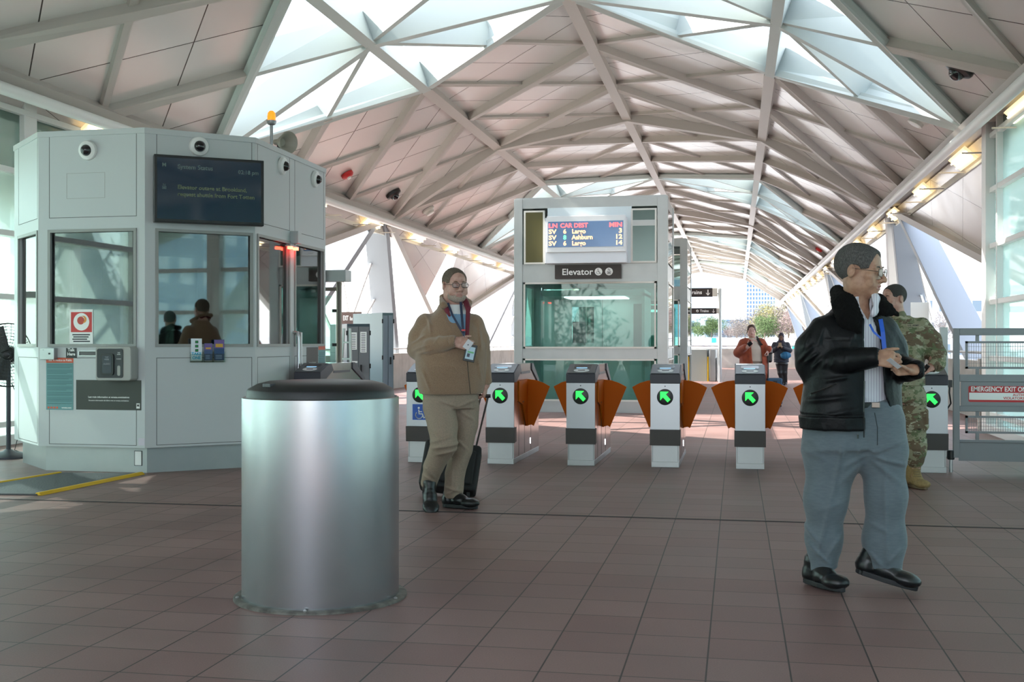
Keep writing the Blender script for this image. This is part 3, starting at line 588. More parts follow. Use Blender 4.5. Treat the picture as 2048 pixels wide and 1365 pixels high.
# fans
def fan(c, ph, lb, rz):
    e = empty('pedestal_fan', c, rz, lb, 'fan'); mb = MB(); mb.lathe([(.23,0), (.23,.02), (.2,.045), (.06,.07), (.035,.09)], 28); mb.build('base', M_DARK, e, smooth=40)
    mb = MB(); mb.tube([(0,0,.06), (0,0,ph-.05)], .024, 12); mb.build('pole', M_DARK, e, smooth=40)
    mb = MB(); mb.lathe([(.05,-.02), (.085,.0), (.09,.12), (.07,.18), (.02,.19)], 20, M=orient((0,1,.05), (0,.0,ph))); mb.build('motor', M_BLACK, e, smooth=40)
    g = MB(); R = .335
    for k in range(10):
        r0 = R*(k+1)/10; d0 = -.16+.10*((k+1)/10)**2
        for s_, dd in ((1, 0), (-1, -.0)):
            y = (d0 if s_ > 0 else .09-.06*((k+1)/10)**2); g.tube([(r0*math.cos(t*math.pi/16), y, ph+r0*math.sin(t*math.pi/16)) for t in range(33)], .0022 if k < 9 else .006, 4, cap=False)
    for t in range(36):
        a = t*math.pi/18; g.tube([(0.05*math.cos(a), -.158, ph+.05*math.sin(a)), (R*.6*math.cos(a+.15), -.125, ph+R*.6*math.sin(a+.15)), (R*math.cos(a+.25), -.06, ph+R*math.sin(a+.25)), (R*math.cos(a+.3), .03, ph+R*math.sin(a+.3)), (R*.5*math.cos(a+.3), .075, ph+R*.5*math.sin(a+.3))], .0022, 4, cap=False)
    g.build('guard', M_BLACK, e)
    bl = MB()
    for k in range(3):
        a = k*2.094; pts = [(.05,-.05), (.29,-.12), (.31,.0), (.24,.12), (.06,.06)]
        bl.add([(x*math.cos(a)-y*math.sin(a), -.05+.25*y*(1 if i else 1), ph+x*math.sin(a)+y*math.cos(a)) for i, (x, y) in enumerate(pts)]+[(x*math.cos(a)-y*math.sin(a), -.045+.25*y, ph+x*math.sin(a)+y*math.cos(a)) for x, y in pts], [(0,1,2,3,4), (9,8,7,6,5)]+[(i, (i+1) % 5, 5+(i+1) % 5, 5+i) for i in range(5)])
    bl.build('blades', mat('fan_blade', (.05,.05,.055), .35, .5), e)
    cb = MB(); cb.tube([(.03,0,ph-.3), (.09,0,ph-.45), (.07,.0,ph-.7), (.1,0,.25), (.06,0,.08), (.2,.05,.012)], .005, 6); cb.build('cord', M_BLACK, e)
c = gp(17, 916); fan(c, 1.09, 'black pedestal fan left of the kiosk at the edge of the view', .5)
c = pD(82, 0, 13.6); c.z = 0; c = Vector((-7.75, 12.9, 0)); fan(c, 1.15, 'black pedestal fan seen through the leftmost kiosk window', .3)
# ------------------------------------------------------------ litter bin
e = empty('litter_bin', (-1.968, 5.27, 0), label='big cylindrical stainless steel litter bin with black lid in the foreground', cat='litter bin')
M_BIN = mat('brushed_bin_steel', (.50,.52,.55), .26, 1, aniso=.75, bump=(5,.10,(1,1,.05)))
mb = MB(); mb.lathe([(.413,0), (.413,.008), (.40,.014), (.376,.014)], 72); mb.build('floor_flange', mat('worn_flange', (.10,.09,.08), .6, .3, noise=(14,(.20,.19,.17),.4,.6)), e, smooth=30)
mb = MB(); mb.lathe([(.374,.012), (.374,.958), (.366,.962), (.360,.955)], 96); mb.build('drum', M_BIN, e, smooth=40)
mb = MB(); mb.lathe([(.355,.955), (.352,.968), (.350,.992), (.344,1.0), (.30,1.024), (.25,1.036), (.18,1.040), (.05,1.041)], 72); mb.build('lid', mat('lid_plastic', (.014,.015,.017), .42, bump=(400,.1)), e, smooth=50)
mb = MB(); M = Matrix.Rotation(math.radians(238), 4, 'Z'); mb.box(.285, .315, -.03, .03, 1.012, 1.030, M); mb.build('lock', M_DARK, e)
for k in range(5):
    a = math.radians(208+k*72); b_ = MB(); b_.lathe([(.009,.012), (.009,.018), (.005,.021)], 10, c=(.394*math.cos(a), .394*math.sin(a), 0)); b_.build('bolt', M_STEEL, e)
# ------------------------------------------------------------ fare gates
M_GS = mat('fare_gate_steel', (.46,.475,.50), .36, .75, bump=(30,.04,(1,1,.1))); M_GSIDE = mat('fare_gate_side_steel', (.60,.58,.56), .16, 1)
M_BAND = mat('gate_dark_band', (.028,.028,.042), .45); M_BROWN = mat('gate_brown_band', (.065,.055,.052), .55); M_TOP = mat('gate_top_grey', (.10,.115,.13), .3, .3)
M_ARROW = mat('green_led', (0,.3,.05), .5, emit=(.015,.95,.05), es=1.15); M_TAP = mat('tap_target', (.72,.74,.76), .35)
def make_gate():
    e = empty('fare_gate', (0,0,0)); W = .1425
    prof = [(0,.37), (0,.82), (0.02,.90), (.30,1.003), (1.02,1.003), (1.40,.80), (1.50,.55), (1.50,.06), (.04,.06), (.04,.22), (.0,.37)]
    def side(mb, x, y0, pr, d): mb.prism(pr, (x,0,0), (0,1,0), (0,0,1), d)
    mb = MB(); mb.prism([(y, z) for y, z in [(.005,.225), (.005,.82), (.02,.90), (.30,1.0), (1.02,1.0), (1.40,.80), (1.50,.55), (1.50,.055), (.04,.055), (.04,.225)]], (-W+.008,0,0), (0,1,0), (0,0,1), (2*W-.016,0,0)); mb.build('cabinet', M_GSIDE, e)
    mb = MB(); mb.prism([(0,.37), (0,.822), (.012,.822), (.012,.37)], (-W,0,0), (0,1,0), (0,0,1), (2*W,0,0)); mb.build('front_panel', M_GS, e, bevel=.002)
    mb = MB(); mb.prism([(-.004,.822), (-.004,.912), (.26,1.0), (.33,1.0), (.40,.93), (.12,.822)], (-W-.003,0,0), (0,1,0), (0,0,1), (2*W+.006,0,0)); mb.build('dark_band', M_BAND, e, bevel=.004)
    mb = MB(); mb.prism([(1.02,1.0), (1.10,1.0), (1.46,.82), (1.46,.70), (1.36,.80), (1.02,.93)], (-W-.003,0,0), (0,1,0), (0,0,1), (2*W+.006,0,0)); mb.build('dark_band', M_BAND, e, bevel=.004)
    mb = MB(); a = Vector((0,.0,.914)); up = Vector((0,.264,.088)).normalized(); n = Vector((0,-up.z,up.y)); mb.prism(rrect(-W+.006, W-.006, .008, .27, .008), a, (1,0,0), up, n*.006); tp = mb.build('top_plate', M_TOP, e)
    mb = MB(); mb.prism([(.078*math.cos(k*math.pi/14), .075+.045*math.sin(k*math.pi/14)) for k in range(28)], a+n*.006, (1,0,0), up, n*.003); tg = mb.build('tap_target', M_TAP, e); mb = MB(); mb.prism(rrect(-.035,.035,.066,.086,.004), a+n*.009, (1,0,0), up, n*.001); mb.build('tap_mark', M_BAND, tg)
    mb = MB(); mb.prism(rrect(-.085,.085,.145,.225,.008), a+n*.006, (1,0,0), up, n*.003); ds = mb.build('display', mat('gate_display', (.09,.10,.11), .08), e); mb = MB(); mb.prism(rrect(-.06,.05,.135,.155,.004), a+n*.009, (1,0,0), up, n*.001); mb.build('display_line', mat('lcd_blue', (.3,.45,.6), .3, emit=(.2,.4,.6), es=.5), ds)
    mb = MB(); mb.prism([(.001,.215), (-.008,.37), (.10,.37), (.10,.225)], (-W-.006,0,0), (0,1,0), (0,0,1), (2*W+.012,0,0)); mb.build('brown_band', M_BROWN, e)
    mb = MB(); mb.box(-W+.01, W-.01, .035, .042, .055, .222); mb.m(1); mb.box(-W+.018, -W+.021, .033, .036, .055, .222); mb.box(W-.021, W-.018, .033, .036, .055, .222); mb.build('kick_panel', [M_STEEL2, M_SEAM], e)
    mb = MB(); mb.box(-W+.008, W-.008, .02, 1.51, 0, .055); mb.build('plinth', M_STEEL2, e, bevel=.003)
    mb = MB(); mb.lathe([(.079,0), (.079,.008), (.074,.010)], 36, M=orient((0,-1,0), (0,0,.69))); dc = mb.build('arrow_display', M_BLACK, e, smooth=30)
    s_ = .001; P = [(-.046,.052), (.034,.052), (.006,.026), (.052,-.024), (.026,-.05), (-.020,-.002), (-.046,-.032)]; mb = MB(); mb.prism(P, (0,-.0102,.69), (1,0,0), (0,0,1), (0,-.001,0)); mb.build('green_arrow', M_ARROW, dc)
    mb = MB(); mb.lathe([(.006,0), (.006,.003)], 10, M=orient((0,-1,0), (0,0,.795))); mb.build('screw', M_DARK, e)
    for sx in (-1, 1):
        mb = MB()
        for y in (.30, .62, 1.0): mb.box(min(sx*(W-.009), sx*(W-.0065)), max(sx*(W-.009), sx*(W-.0065)), y, y+.004, .06, .82)
        mb.build('door_seam', M_SEAM, e)
        mb = MB(); xx = sorted((sx*(W-.009), sx*(W-.005))); mb.box(xx[0], xx[1], .42, .95, .895, .92); mb.build('ticket_slot', M_DARK, e)
        mb = MB(); mb.box(xx[0], xx[1], .96, .975, .13, .19); mb.build('side_light', mat('white_led', (1,1,1), .4, emit=(.9,.95,1), es=3), e)
    return e
def flaps(e, sx):
    W = .1425; x0 = sx*(W-.006)
    P = [(0,.835), (.09,.825), (.17,.80), (.25,.757), (.075,.335), (.05,.350), (.03,.345), (0,.335)]
    mb = MB(); mb.prism([(p*sx, z) for p, z in P], (x0, .74, 0), (1,0,0), (0,0,1), (0,.012,0)); fl = mb.build('flap', M_ORANGE, e, bevel=.003)
    mb = MB(); xs = sorted((x0, x0+sx*.012)); mb.prism([(.26,.825), (.745,.835), (.745,.335), (.70,.34), (.45,.58), (.26,.62)], (xs[0],0,0), (0,1,0), (0,0,1), (.012,0,0)); mb.m(1); mb.box(xs[0]-.002, xs[1]+.002, .42, .52, .60, .615); hs = mb.build('flap_shield', [M_ORANGE, mat('orange_slot', (.25,.06,.0), .5)], e)
GX = [-4.37, -3.16, -2.328, -1.515, -.685, .128, .95, 1.79]
GL = ['wide fare gate beside the kiosk, mostly hidden behind the litter bin', 'fare gate with the blue wheelchair sign, behind the person in the brown jacket', 'fare gate just right of the person in the brown jacket',
      'fare gate in front of the left half of the elevator', 'fare gate in front of the right edge of the elevator', 'fare gate in front of the person in the rust coat',
      'fare gate hidden behind the person in the black leather jacket', 'fare gate beside the steel emergency gate, behind the soldier']
g0 = make_gate()
for i, x in enumerate(GX):
    g = g0 if i == 0 else copy_tree(gates0)
    if i == 0: gates0 = copy_tree(g0)
    g.location = (x, 11.3, 0); tag(g, GL[i], 'fare gate', 'fare gates in a row across the hall')
    if i > 0: flaps(g, -1)
    if 0 < i < 7: flaps(g, 1)
    if i == 1:
        mb = MB(); mb.box(-.078, .074, -.004, 0, .435, .595); w_ = mb.build('wheelchair_sign', mat('accessible_blue', (.01,.09,.45), .4), g); wheelchair((0,-.0045,.505), (1,0,0), (0,0,1), .145, M_SIGNW, w_)
def kill(o):
    for c in list(o.children): kill(c)
    bpy.data.objects.remove(o)
kill(gates0)
# ------------------------------------------------------------ emergency gate
gpp = at(1881, 655, 12.95); e = empty('gate_post', (gpp.x, 12.95, 0), label='wide upright steel post between last fare gate and emergency gate', cat='post'); mb = MB(); mb.box(0, .075, 0, .08, 0, gpp.z); mb.build('post', M_STEEL2, e, bevel=.003)
e = empty('emergency_gate', (2.0, 11.42, 0), label='steel swing gate with red emergency exit sign at the right edge', cat='gate'); GW = 1.36
M_GT = mat('gate_steel', (.20,.21,.22), .45, .7, bump=(20,.05))
mb = MB()
for a in ((0, .055, .14, 1.356), (GW-.055, GW, .14, 1.356), (.055, GW-.055, 1.29, 1.356), (.055, GW-.055, .855, .922), (.055, GW-.055, .575, .628), (.055, GW-.055, .285, .31)): mb.box(a[0], a[1], -.025, .025, a[2], a[3])
mb.build('frame', M_GT, e, bevel=.003)
mb = MB(); mb.box(.05, GW-.05, -.008, .008, .11, .29); mb.build('kick_plate', M_GT, e); mb = MB(); mb.box(.07, GW-.055, -.008, .008, .628, .855); mb.build('sign_panel', M_GT, e)
for z0, z1 in ((.975, 1.235), (.37, .535)):
    fr = MB(); fr.box(.11, GW-.08, -.012, .012, z1-.02, z1); fr.box(.11, GW-.08, -.012, .012, z0, z0+.02); fr.box(.11, .13, -.012, .012, z0, z1); fr.box(GW-.1, GW-.08, -.012, .012, z0, z1)
    for xx in (.20, .65, 1.1): fr.box(xx, xx+.03, -.01, .01, z1, 1.29 if z0 > .9 else .58); fr.box(xx, xx+.03, -.01, .01, .92 if z0 > .9 else .31, z0)
    fo = fr.build('mesh_frame', M_GT, e); mb = MB()
    for k in range(54): mb.box(.14+k*.0215, .143+k*.0215, -.002, .002, z0+.01, z1-.01)
    for k in range(4): z = z0+(z1-z0)*(k+1)/5; mb.box(.12, GW-.09, -.003, .0, z, z+.003)
    mb.build('wire_mesh', M_GT, fo)
s_ = MB(); s_.prism(rrect(.135, 1.30, .665, .815, .015), (0,-.0085,0), (1,0,0), (0,0,1), (0,-.003,0)); sg = s_.build('exit_sign', mat('sign_red', (.48,.015,.02), .45), e)
s_ = MB(); s_.box(.14, 1.295, -.0125, -.0115, .685, .752); s_.build('white_band', M_SIGNW, sg)
text('lettering', 'EMERGENCY EXIT ONLY', .062, (.155,-.0125,.784), (1,0,0), UZ, M_SIGNW, sg, 'LEFT', depth=.0004, bold=.0016, sx=.80); text('lettering', 'AUTHORIZED USE ONLY', .033, (.72,-.0132,.733), (1,0,0), UZ, M_RED, sg, depth=.0004, bold=.0006, sx=1.05); text('lettering', 'VIOLATORS SUBJECT TO CITATION', .033, (.72,-.0132,.702), (1,0,0), UZ, M_RED, sg, depth=.0004, bold=.0006, sx=1.05)
mb = MB(); mb.lathe([(.03,.12), (.034,.13), (.034,.20), (.03,.21)], 14, c=(-.02,0,0)); mb.m(1); mb.lathe([(.016,0), (.016,.13)], 10, c=(-.02,0,0)); mb.build('pivot', [M_BLACK, M_STEEL], e); mb = MB(); mb.tube([(-.03,0,.82), (-.035,-.01,.75), (-.02,0,.65), (-.05,.0,.6)], .008, 6); mb.box(-.045,-.01,-.02,.02,.80,.87); mb.build('wire', M_BLACK, e)
# ------------------------------------------------------------ elevators
def elevator(x0, x1, y0, y1, H, label, front):
    e = empty('elevator', (x0, y0, 0), label=label, cat='elevator'); W = x1-x0; D = y1-y0; M_EL = M_STEEL2; c = .15
    for nm, a, b, p, q in (('column', 0, c, 0, c), ('column', W-c*1.2, W, 0, c), ('column', 0, c, D-c, D), ('column', W-c, W, D-c, D)):
        mb = MB(); mb.box(a, b, p, q, 0, H); mb.build(nm, M_EL, e, bevel=.004)
    zb = ((0,.20), (.94,1.12), (2.28,2.60), (3.58,H))
    for z0, z1 in zb:
        mb = MB(); mb.box(.02, W-.02, .02, .10, z0, z1); mb.box(.02, W-.02, D-.1, D-.02, z0, z1); mb.box(.02, .1, .02, D-.02, z0, z1); mb.box(W-.1, W-.02, .02, D-.02, z0, z1); mb.build('cross_beam', M_EL, e, bevel=.003)
    mb = MB(); mb.box(.03, W-.03, .03, D-.03, H-.03, H+.02); mb.build('roof', M_EL, e)
    for z0, z1 in ((.20,.94), (1.12,2.28)):
        fr = MB(); gl_ = MB()
        for s0 in (0, 1):
            yy = .015 if s0 == 0 else D-.015; a, b = c+.02, W-c*1.2-.02
            fr.box(a, b, yy-.02, yy+.02, z0, z0+.03); fr.box(a, b, yy-.02, yy+.02, z1-.03, z1); fr.box(a, a+.03, yy-.02, yy+.02, z0, z1); fr.box(b-.03, b, yy-.02, yy+.02, z0, z1); gl_.box(a, b, yy-.004, yy+.004, z0, z1)
            xx = .015 if s0 == 0 else W-.015; a, b = c+.02, D-c-.02
            fr.box(xx-.02, xx+.02, a, b, z0, z0+.03); fr.box(xx-.02, xx+.02, a, b, z1-.03, z1); fr.box(xx-.02, xx+.02, a, a+.03, z0, z1); fr.box(xx-.02, xx+.02, b-.03, b, z0, z1); gl_.box(xx-.004, xx+.004, a, b, z0, z1)
        fo = fr.build('glazing_frame', M_CREAM, e); gl_.build('pane', glass('elevator_glass', (.60,.77,.74), .05), fo)
    z0, z1 = 2.62, 3.56; gl_ = MB(); gl_.box(W-.018, W-.012, c, D-c, z0, z1); gl_.box(.012, .018, c, D-c, z0, z1); gl_.box(c, W-c, D-.018, D-.012, z0, z1); gl_.build('upper_pane', glass('elevator_top_glass', (.40,.48,.46), .16), e)
    # the car inside
    mb = MB(); mb.box(.42, W-.42, .30, D-.2, .05, .12); mb.box(.42, W-.42, .30, D-.2, 2.05, 2.15); mb.box(.42, .47, .30, D-.2, .1, 2.1); mb.box(W-.47, W-.42, .3, D-.2, .1, 2.1)
    mb.box(.47, .78, D-.25, D-.2, .1, 2.1); mb.box(1.2, W-.47, D-.25, D-.2, .1, 2.1); mb.box(.78, 1.2, D-.25, D-.2, .1, 1.22); mb.box(.78, 1.2, D-.25, D-.2, 1.9, 2.1); car = mb.build('elevator_car', mat('car_panel', (.44,.50,.49), .35, .1), e); mb = MB(); mb.box(.8, W-.8, .6, D-.5, 2.03, 2.05); mb.build('added_car_glow', mat('added_glow_panel', (1,1,1), .5, emit=(.9,1,.95), es=1.5), car)  # glowing ceiling panel is added to brighten the dark car interior
    mb = MB(); mb.box(1.36, 1.365, D-.26, D-.25, .1, 2.1); mb.box(.80, 1.05, D-.3, D-.26, 1.22, 1.62); mb.box(1.95, 2.15, D-.27, D-.25, 1.15, 1.95); mb.build('door_edge', mat('car_dark', (.05,.08,.08), .4), car)
    if front:
        for a, b, cc, lb in ((.21,.52,(.10,.09,.03), 0), (W-.60,W-.22,(.05,.09,.08), 1)):
            mb = MB(); mb.box(a-.03, b+.03, -.005, .03, z0-.02, z1-.02); mb.m(1); mb.box(a, b, -.012, -.004, z0+.01, z1-.05); mb.m(0); mb.box(a-.03, a, -.02, 0, z0-.02, z1-.02); mb.box(b, b+.03, -.02, 0, z0-.02, z1-.02); mb.box(a, b, -.02, 0, z1-.05, z1-.02); mb.box(a, b, -.02, 0, z0-.02, z0+.01)
            if lb: mb.m(2); mb.box(a, b, -.014, -.010, z1-.32, z1-.22)
            mb.build('upper_window', [M_CREAM, mat('ribbed_window_%d' % lb, cc, .15, .3, spec=.8), M_STEEL2], e)
        mb = MB(); mb.box(.6, W-.62, -.01, .05, 2.60, 3.58); mb.build('display_backing', mat('pale_blue_panel', (.60,.66,.68), .4), e)
    return e
EX0, EX1 = -3.85, -1.16
elevator(EX0, EX1, 19.9, 21.9, 3.75, 'tall steel framed glass elevator enclosure facing the fare gates', True)
elevator(EX0, EX1-.02, 28.4, 31.0, 3.76, 'second steel and glass elevator enclosure standing behind the first', False)
e = empty('train_departure_board', label='pale framed dot matrix train departure board over the elevator sign', cat='departure board'); fy = 19.86
def ax(px): return at(px, 686, fy).x
def az(py): return at(1170, py, fy).z
mb = MB(); mb.box(ax(1093), ax(1255), fy-.18, fy, az(528), az(437)); mb.build('housing', mat('board_housing', (.66,.68,.72), .4), e, bevel=.008); mb = MB(); mb.box(ax(1097), ax(1253), fy-.20, fy-.18, az(506), az(434)); mb.build('front_frame', mat('board_front', (.72,.73,.74), .4), e, bevel=.006)
mb = MB(); mb.box(ax(1100), ax(1249), fy-.204, fy-.198, az(496), az(445)); mb.build('display', mat('board_glass', (.10,.17,.30), .12, emit=(.12,.22,.40), es=.10), e)
M_LR = mat('led_red', (.8,.05,.05), .5, emit=(1,.05,.05), es=2.2); M_LO = mat('led_orange', (.9,.4,.1), .5, emit=(1,.42,.12), es=1.9); M_LG = mat('led_green', (.1,.8,.2), .5, emit=(.08,.8,.2), es=1.5)
rows = [('LN', 'CAR', 'DEST', 'MIN'), ('SV', '6', 'Largo', '3'), ('SV', '8', 'Ashburn', '12'), ('SV', '6', 'Largo', '14')]
for r, row in enumerate(rows):
    for cpx, t_, al in zip((1101, 1124, 1151, 1247), row, ('LEFT', 'LEFT', 'LEFT', 'RIGHT')):
        if r and cpx == 1124: cpx = 1130
        if r and cpx == 1151: cpx = 1147
        mm = M_LR if r == 0 else (M_LG if t_ == '8' else M_LO)
        text('led_text', t_, .105, (ax(cpx), fy-.206, az(453.5+r*11.8)), (1,0,0), UZ, mm, e, al, depth=.0006, bold=.002, sx=(1.2 if cpx in (1101,1247) else 1.0), spacing=1.0)
e = empty('elevator_sign', label='dark brown Elevator sign with wheelchair and lift symbols', cat='sign'); mb = MB(); mb.box(ax(1111), ax(1243), fy-.08, fy+.03, az(558), az(530)); mb.build('panel', M_SIGN, e)
text('lettering', 'Elevator', .155, (ax(1125), fy-.082, az(545)), (1,0,0), UZ, M_SIGNW, e, 'LEFT', depth=.001, bold=.002, sx=1.05)
for px_, fn in ((1198, 'w'), (1219, 'l')):
    mb = MB(); mb.lathe([(.066,0), (.066,.002)], 24, M=orient((0,-1,0), (ax(px_), fy-.08, az(544.5)))); d_ = mb.build('white_disc', M_SIGNW, e)
    (wheelchair if fn == 'w' else lift_icon)((ax(px_), fy-.0825, az(544.5)), (1,0,0), UZ, .11, M_SIGN, d_)
e = empty('dark_sign', label='small dark notice board seen edge on beside the elevator', cat='sign')
kill(e)
# ------------------------------------------------------------ trains signs on the far post
Yp = gp(1440, 765).y; bp_ = at(1440, 765, Yp); e = empty('sign_post', (bp_.x, Yp, 0), label='tall round steel post carrying the two dark Trains signs', cat='post'); mb = MB(); mb.tube([(0,0,0), (0,0,at(1440,577,Yp).z)], .055, 16); mb.build('pole', M_STEEL2, e, smooth=40); mb = MB(); mb.tube([(0,0,at(1440,588,Yp).z), (-.2,0,at(1440,588,Yp).z)], .02); mb.tube([(0,0,at(1440,622,Yp).z), (-.1,0,at(1440,622,Yp).z)], .02); mb.build('arm', M_STEEL2, e)
def tsign(x0, x1, y0, y1, xc, tx, dn, lb, circ, yo):
    e = empty('trains_sign', label=lb, cat='sign'); Y = Yp+yo; a = at(x0, y0, Y); b = at(x1, y1, Y); c_ = at(xc, y1, Y)
    mb = MB(); mb.box(a.x, b.x, Y-.03, Y+.03, b.z, a.z); mb.build('panel', M_SIGN, e); mb = MB(); mb.box(b.x, c_.x, Y-.05, Y+.05, b.z+.01, a.z-.01); mb.build('end_cap', mat('cap_beige', (.55,.52,.46), .5), e)
    zc = (a.z+b.z)/2; h_ = a.z-b.z; t_ = at(tx, y0, Y); text('lettering', 'Trains', h_*.60, (t_.x, Y-.032, zc), (1,0,0), UZ, M_SIGNW, e, 'LEFT', depth=.001, bold=.003)
    d_ = at(dn, y0, Y).x; mb = MB(); mb.box(d_-h_*.05, d_+h_*.05, Y-.034, Y-.031, zc-h_*.28, zc+h_*.3)
    mb.prism([(-h_*.22,-h_*.02), (0,-h_*.26), (h_*.22,-h_*.02), (h_*.22,-h_*.12), (0,-h_*.36), (-h_*.22,-h_*.12)], (d_, Y-.031, zc), (1,0,0), UZ, (0,-.003,0)); mb.build('arrow', M_SIGNW, e)
    if circ: mb = MB(); mb.tube([(at(1395, y0, Y).x+h_*.16*math.cos(k*math.pi/8), Y-.033, zc+h_*.16*math.sin(k*math.pi/8)) for k in range(17)], h_*.035, 6, cap=False); mb.build('ring_symbol', M_SIGNW, e)
tsign(1350, 1425, 577, 594, 1435, 1377, 1416, 'larger upper Trains sign with down arrow on the far post', False, 0)
tsign(1366, 1433, 617, 628, 1438, 1400, 1427, 'smaller lower Trains sign with ring symbol and down arrow', True, 0)
e = empty('escalator_balustrade', (0,0,0), label='grey panelled escalator surround behind the fare gates, left of the sign post', cat='escalator'); Yb = gp(1400, 763).y
a, b = at(1345, 763, Yb), at(1414, 700, Yb); mb = MB(); mb.box(a.x, b.x, Yb, Yb+4, 0, b.z); mb.build('side_panel', mat('escalator_panel', (.30,.33,.31), .45), e)
a, b = at(1419, 763, Yb-.1), at(1432, 700, Yb-.1); mb = MB(); mb.box(a.x, b.x, Yb-.1, Yb+3, 0, b.z); mb.build('newel', M_STEEL2, e, bevel=.02); a = at(1434, 763, Yb-.2); mb = MB(); mb.box(a.x, a.x+.10, Yb-.2, Yb+1.5, 0, .75); mb.build('newel', M_STEEL2, e, bevel=.02)
a = at(1416, 763, Yb-.15); mb = MB(); mb.box(a.x-.02, a.x+.015, Yb-.16, Yb-.1, 0, .78); mb.build('yellow_edge', mat('safety_yellow'), e)
# ------------------------------------------------------------ exit screen, cabinets and signs left of the man
Ys = 14.6; e = empty('exit_screen', label='brown steel post with pale overhead beam and glass screen right of the kiosk', cat='glass screen'); p = at(678, 700, Ys)
mb = MB(); mb.tube([(p.x, Ys, 0), (p.x, Ys, at(678, 565, Ys).z)], .038, 14); mb.build('post', mat('bronze_post', (.20,.17,.145), .4, .6), e, smooth=40)
a, b = at(560, 565, Ys), at(697, 541, Ys); mb = MB(); mb.box(a.x, b.x, Ys-.12, Ys+.12, a.z, b.z); mb.build('beam', M_KIOSK, e, bevel=.004)
a, b = at(600, 583, Ys), at(678, 575, Ys); mb = MB(); mb.box(a.x, b.x, Ys-.02, Ys+.02, a.z, b.z); mb.build('cross_bar', mat('bronze_post'), e)
a = at(600, 690, Ys); b = at(671, 592, Ys); mb = MB(); mb.box(a.x, b.x, Ys-.006, Ys+.006, .05, b.z); mb.build('pane', G_GREEN, e)
for py_ in (622, 690): q = at(670, py_, Ys); mb = MB(); mb.box(q.x-.03, q.x+.05, Ys-.03, Ys+.03, q.z-.02, q.z+.02); mb.build('clamp', M_BLACK, e)
e = empty('elevator_symbol_sign', label='dark hanging sign with white symbols seen through the rightmost kiosk window', cat='sign'); a, b = at(590, 571, Ys-.16), at(650, 543, Ys-.16); mb = MB(); mb.box(a.x, b.x, Ys-.16, Ys-.13, a.z, b.z); mb.build('panel', M_SIGN, e)
for px_, fn in ((625, lift_icon), (643, wheelchair)):
    q = at(px_, 556, Ys-.165); mb = MB(); mb.lathe([(.05,0), (.05,.002)], 20, M=orient((0,-1,0), q)); d_ = mb.build('white_disc', M_SIGNW, e); fn(q+Vector((0,-.0025,0)), (1,0,0), UZ, .085, M_SIGN, d_)
def cabinet(Dd, xs, xf, x2, ytop, m, ms, lb, papers):
    # xs..xf side seen, xf..x2 front
    p = pD(xf, 0, Dd); q = pD(x2, 0, Dd+.05); z = EYE+(HY-ytop)/F*Dd; r = pD(xs, 0, Dd+.9); e = empty('steel_cabinet', (p.x, p.y, 0), label=lb, cat='cabinet')
    P, Q, R = Vector((0,0,0)), Vector((q.x-p.x, q.y-p.y, 0)), Vector((r.x-p.x, r.y-p.y, 0)); mb = MB(); mb.hexa([P, Q, Q+R, R], [v+UZ*z for v in (P, Q, Q+R, R)]); mb.build('body', ms, e, bevel=.006)
    f = Face(P[:2], Q[:2], (.1,-1)); w_ = f.L
    for a, b in ((.01*w_+.01, w_/2-.004), (w_/2+.004, w_*.99-.01)): mb = MB(); f.box(mb, a, b, .08, z-.05, 0, .015); d_ = mb.build('door', m, e, bevel=.003)
    mb = MB(); f.box(mb, w_/2+.03, w_/2+.06, z*.45, z*.45+.14, .015, .05); mb.build('handle', M_BLACK, e)
    for zz in (.15, z/2, z-.2): mb = MB(); f.box(mb, -.015, .012, zz, zz+.08, -.01, .02); f.box(mb, w_-.012, w_+.015, zz, zz+.08, -.01, .02); mb.build('hinge', M_BLACK, e)
    return e, f, z
e, f, z = cabinet(20.0, 660, 694, 740, 648, mat('cabinet_grey', (.16,.165,.175), .45), mat('cabinet_slate', (.045,.07,.085), .45), 'dark grey steel cabinet with papers taped on its doors', 1)
w_ = f.L
for a, z0, hh, ww in ((.05, z-.45, .3, .12), (w_/2+.03, z-.5, .36, .11), (.06, z-.68, .03, .12), (.06, z-.85, .03, .12), (.07, z-1.18, .28, .14)):
    pg_ = f.sheet('taped_paper', a, a+ww, z0, z0+hh, .016, M_SIGNW, e, .001)
    if hh > .1: mb = MB(); [f.box(mb, a+.015, a+ww-.02, z0+hh-.04-.03*k, z0+hh-.03-.03*k, .017, .0175) for k in range(int(hh/.03)-1)]; mb.build('print_lines', mat('ink'), pg_)
mb = MB(); f.box(mb, w_/2+.03, w_/2+.07, z-1.0, z-.92, .016, .05); mb.build('padlock', mat('brass', (.6,.45,.12), .35, .8), e)
cabinet(22.0, 706, 765, 787, 626, mat('cabinet_blue_grey', (.20,.25,.29), .45), mat('cabinet_teal', (.10,.17,.18), .45), 'tall blue grey steel cabinet standing against the left parapet', 0)
e = empty('exit_bus_sign', label='brown sign reading EXIT Bus partly hidden by the tall cabinet', cat='sign'); a, b = at(672, 650, 23.6), at(722, 624, 23.6); mb = MB(); mb.box(a.x, b.x, 23.6, 23.65, a.z, b.z); mb.build('panel', mat('brown_sign', (.10,.055,.045), .5), e)
mb = MB(); q = (a.x+b.x)/2+.12; mb.tube([(q, 23.66, 0), (q, 23.66, a.z+.1)], .03); mb.build('post', M_STEEL2, e)
text('lettering', 'EXIT', .145, (at(686,0,23.6).x, 23.598, (a.z+b.z)/2), (1,0,0), UZ, M_SIGNW, e, 'LEFT', depth=.001, bold=.003, sx=.42); text('lettering', 'Bus', .11, (at(699.5,0,23.6).x, 23.598, (a.z+b.z)/2-.01), (1,0,0), UZ, M_SIGNW, e, 'LEFT', depth=.001, bold=.002, sx=.42)
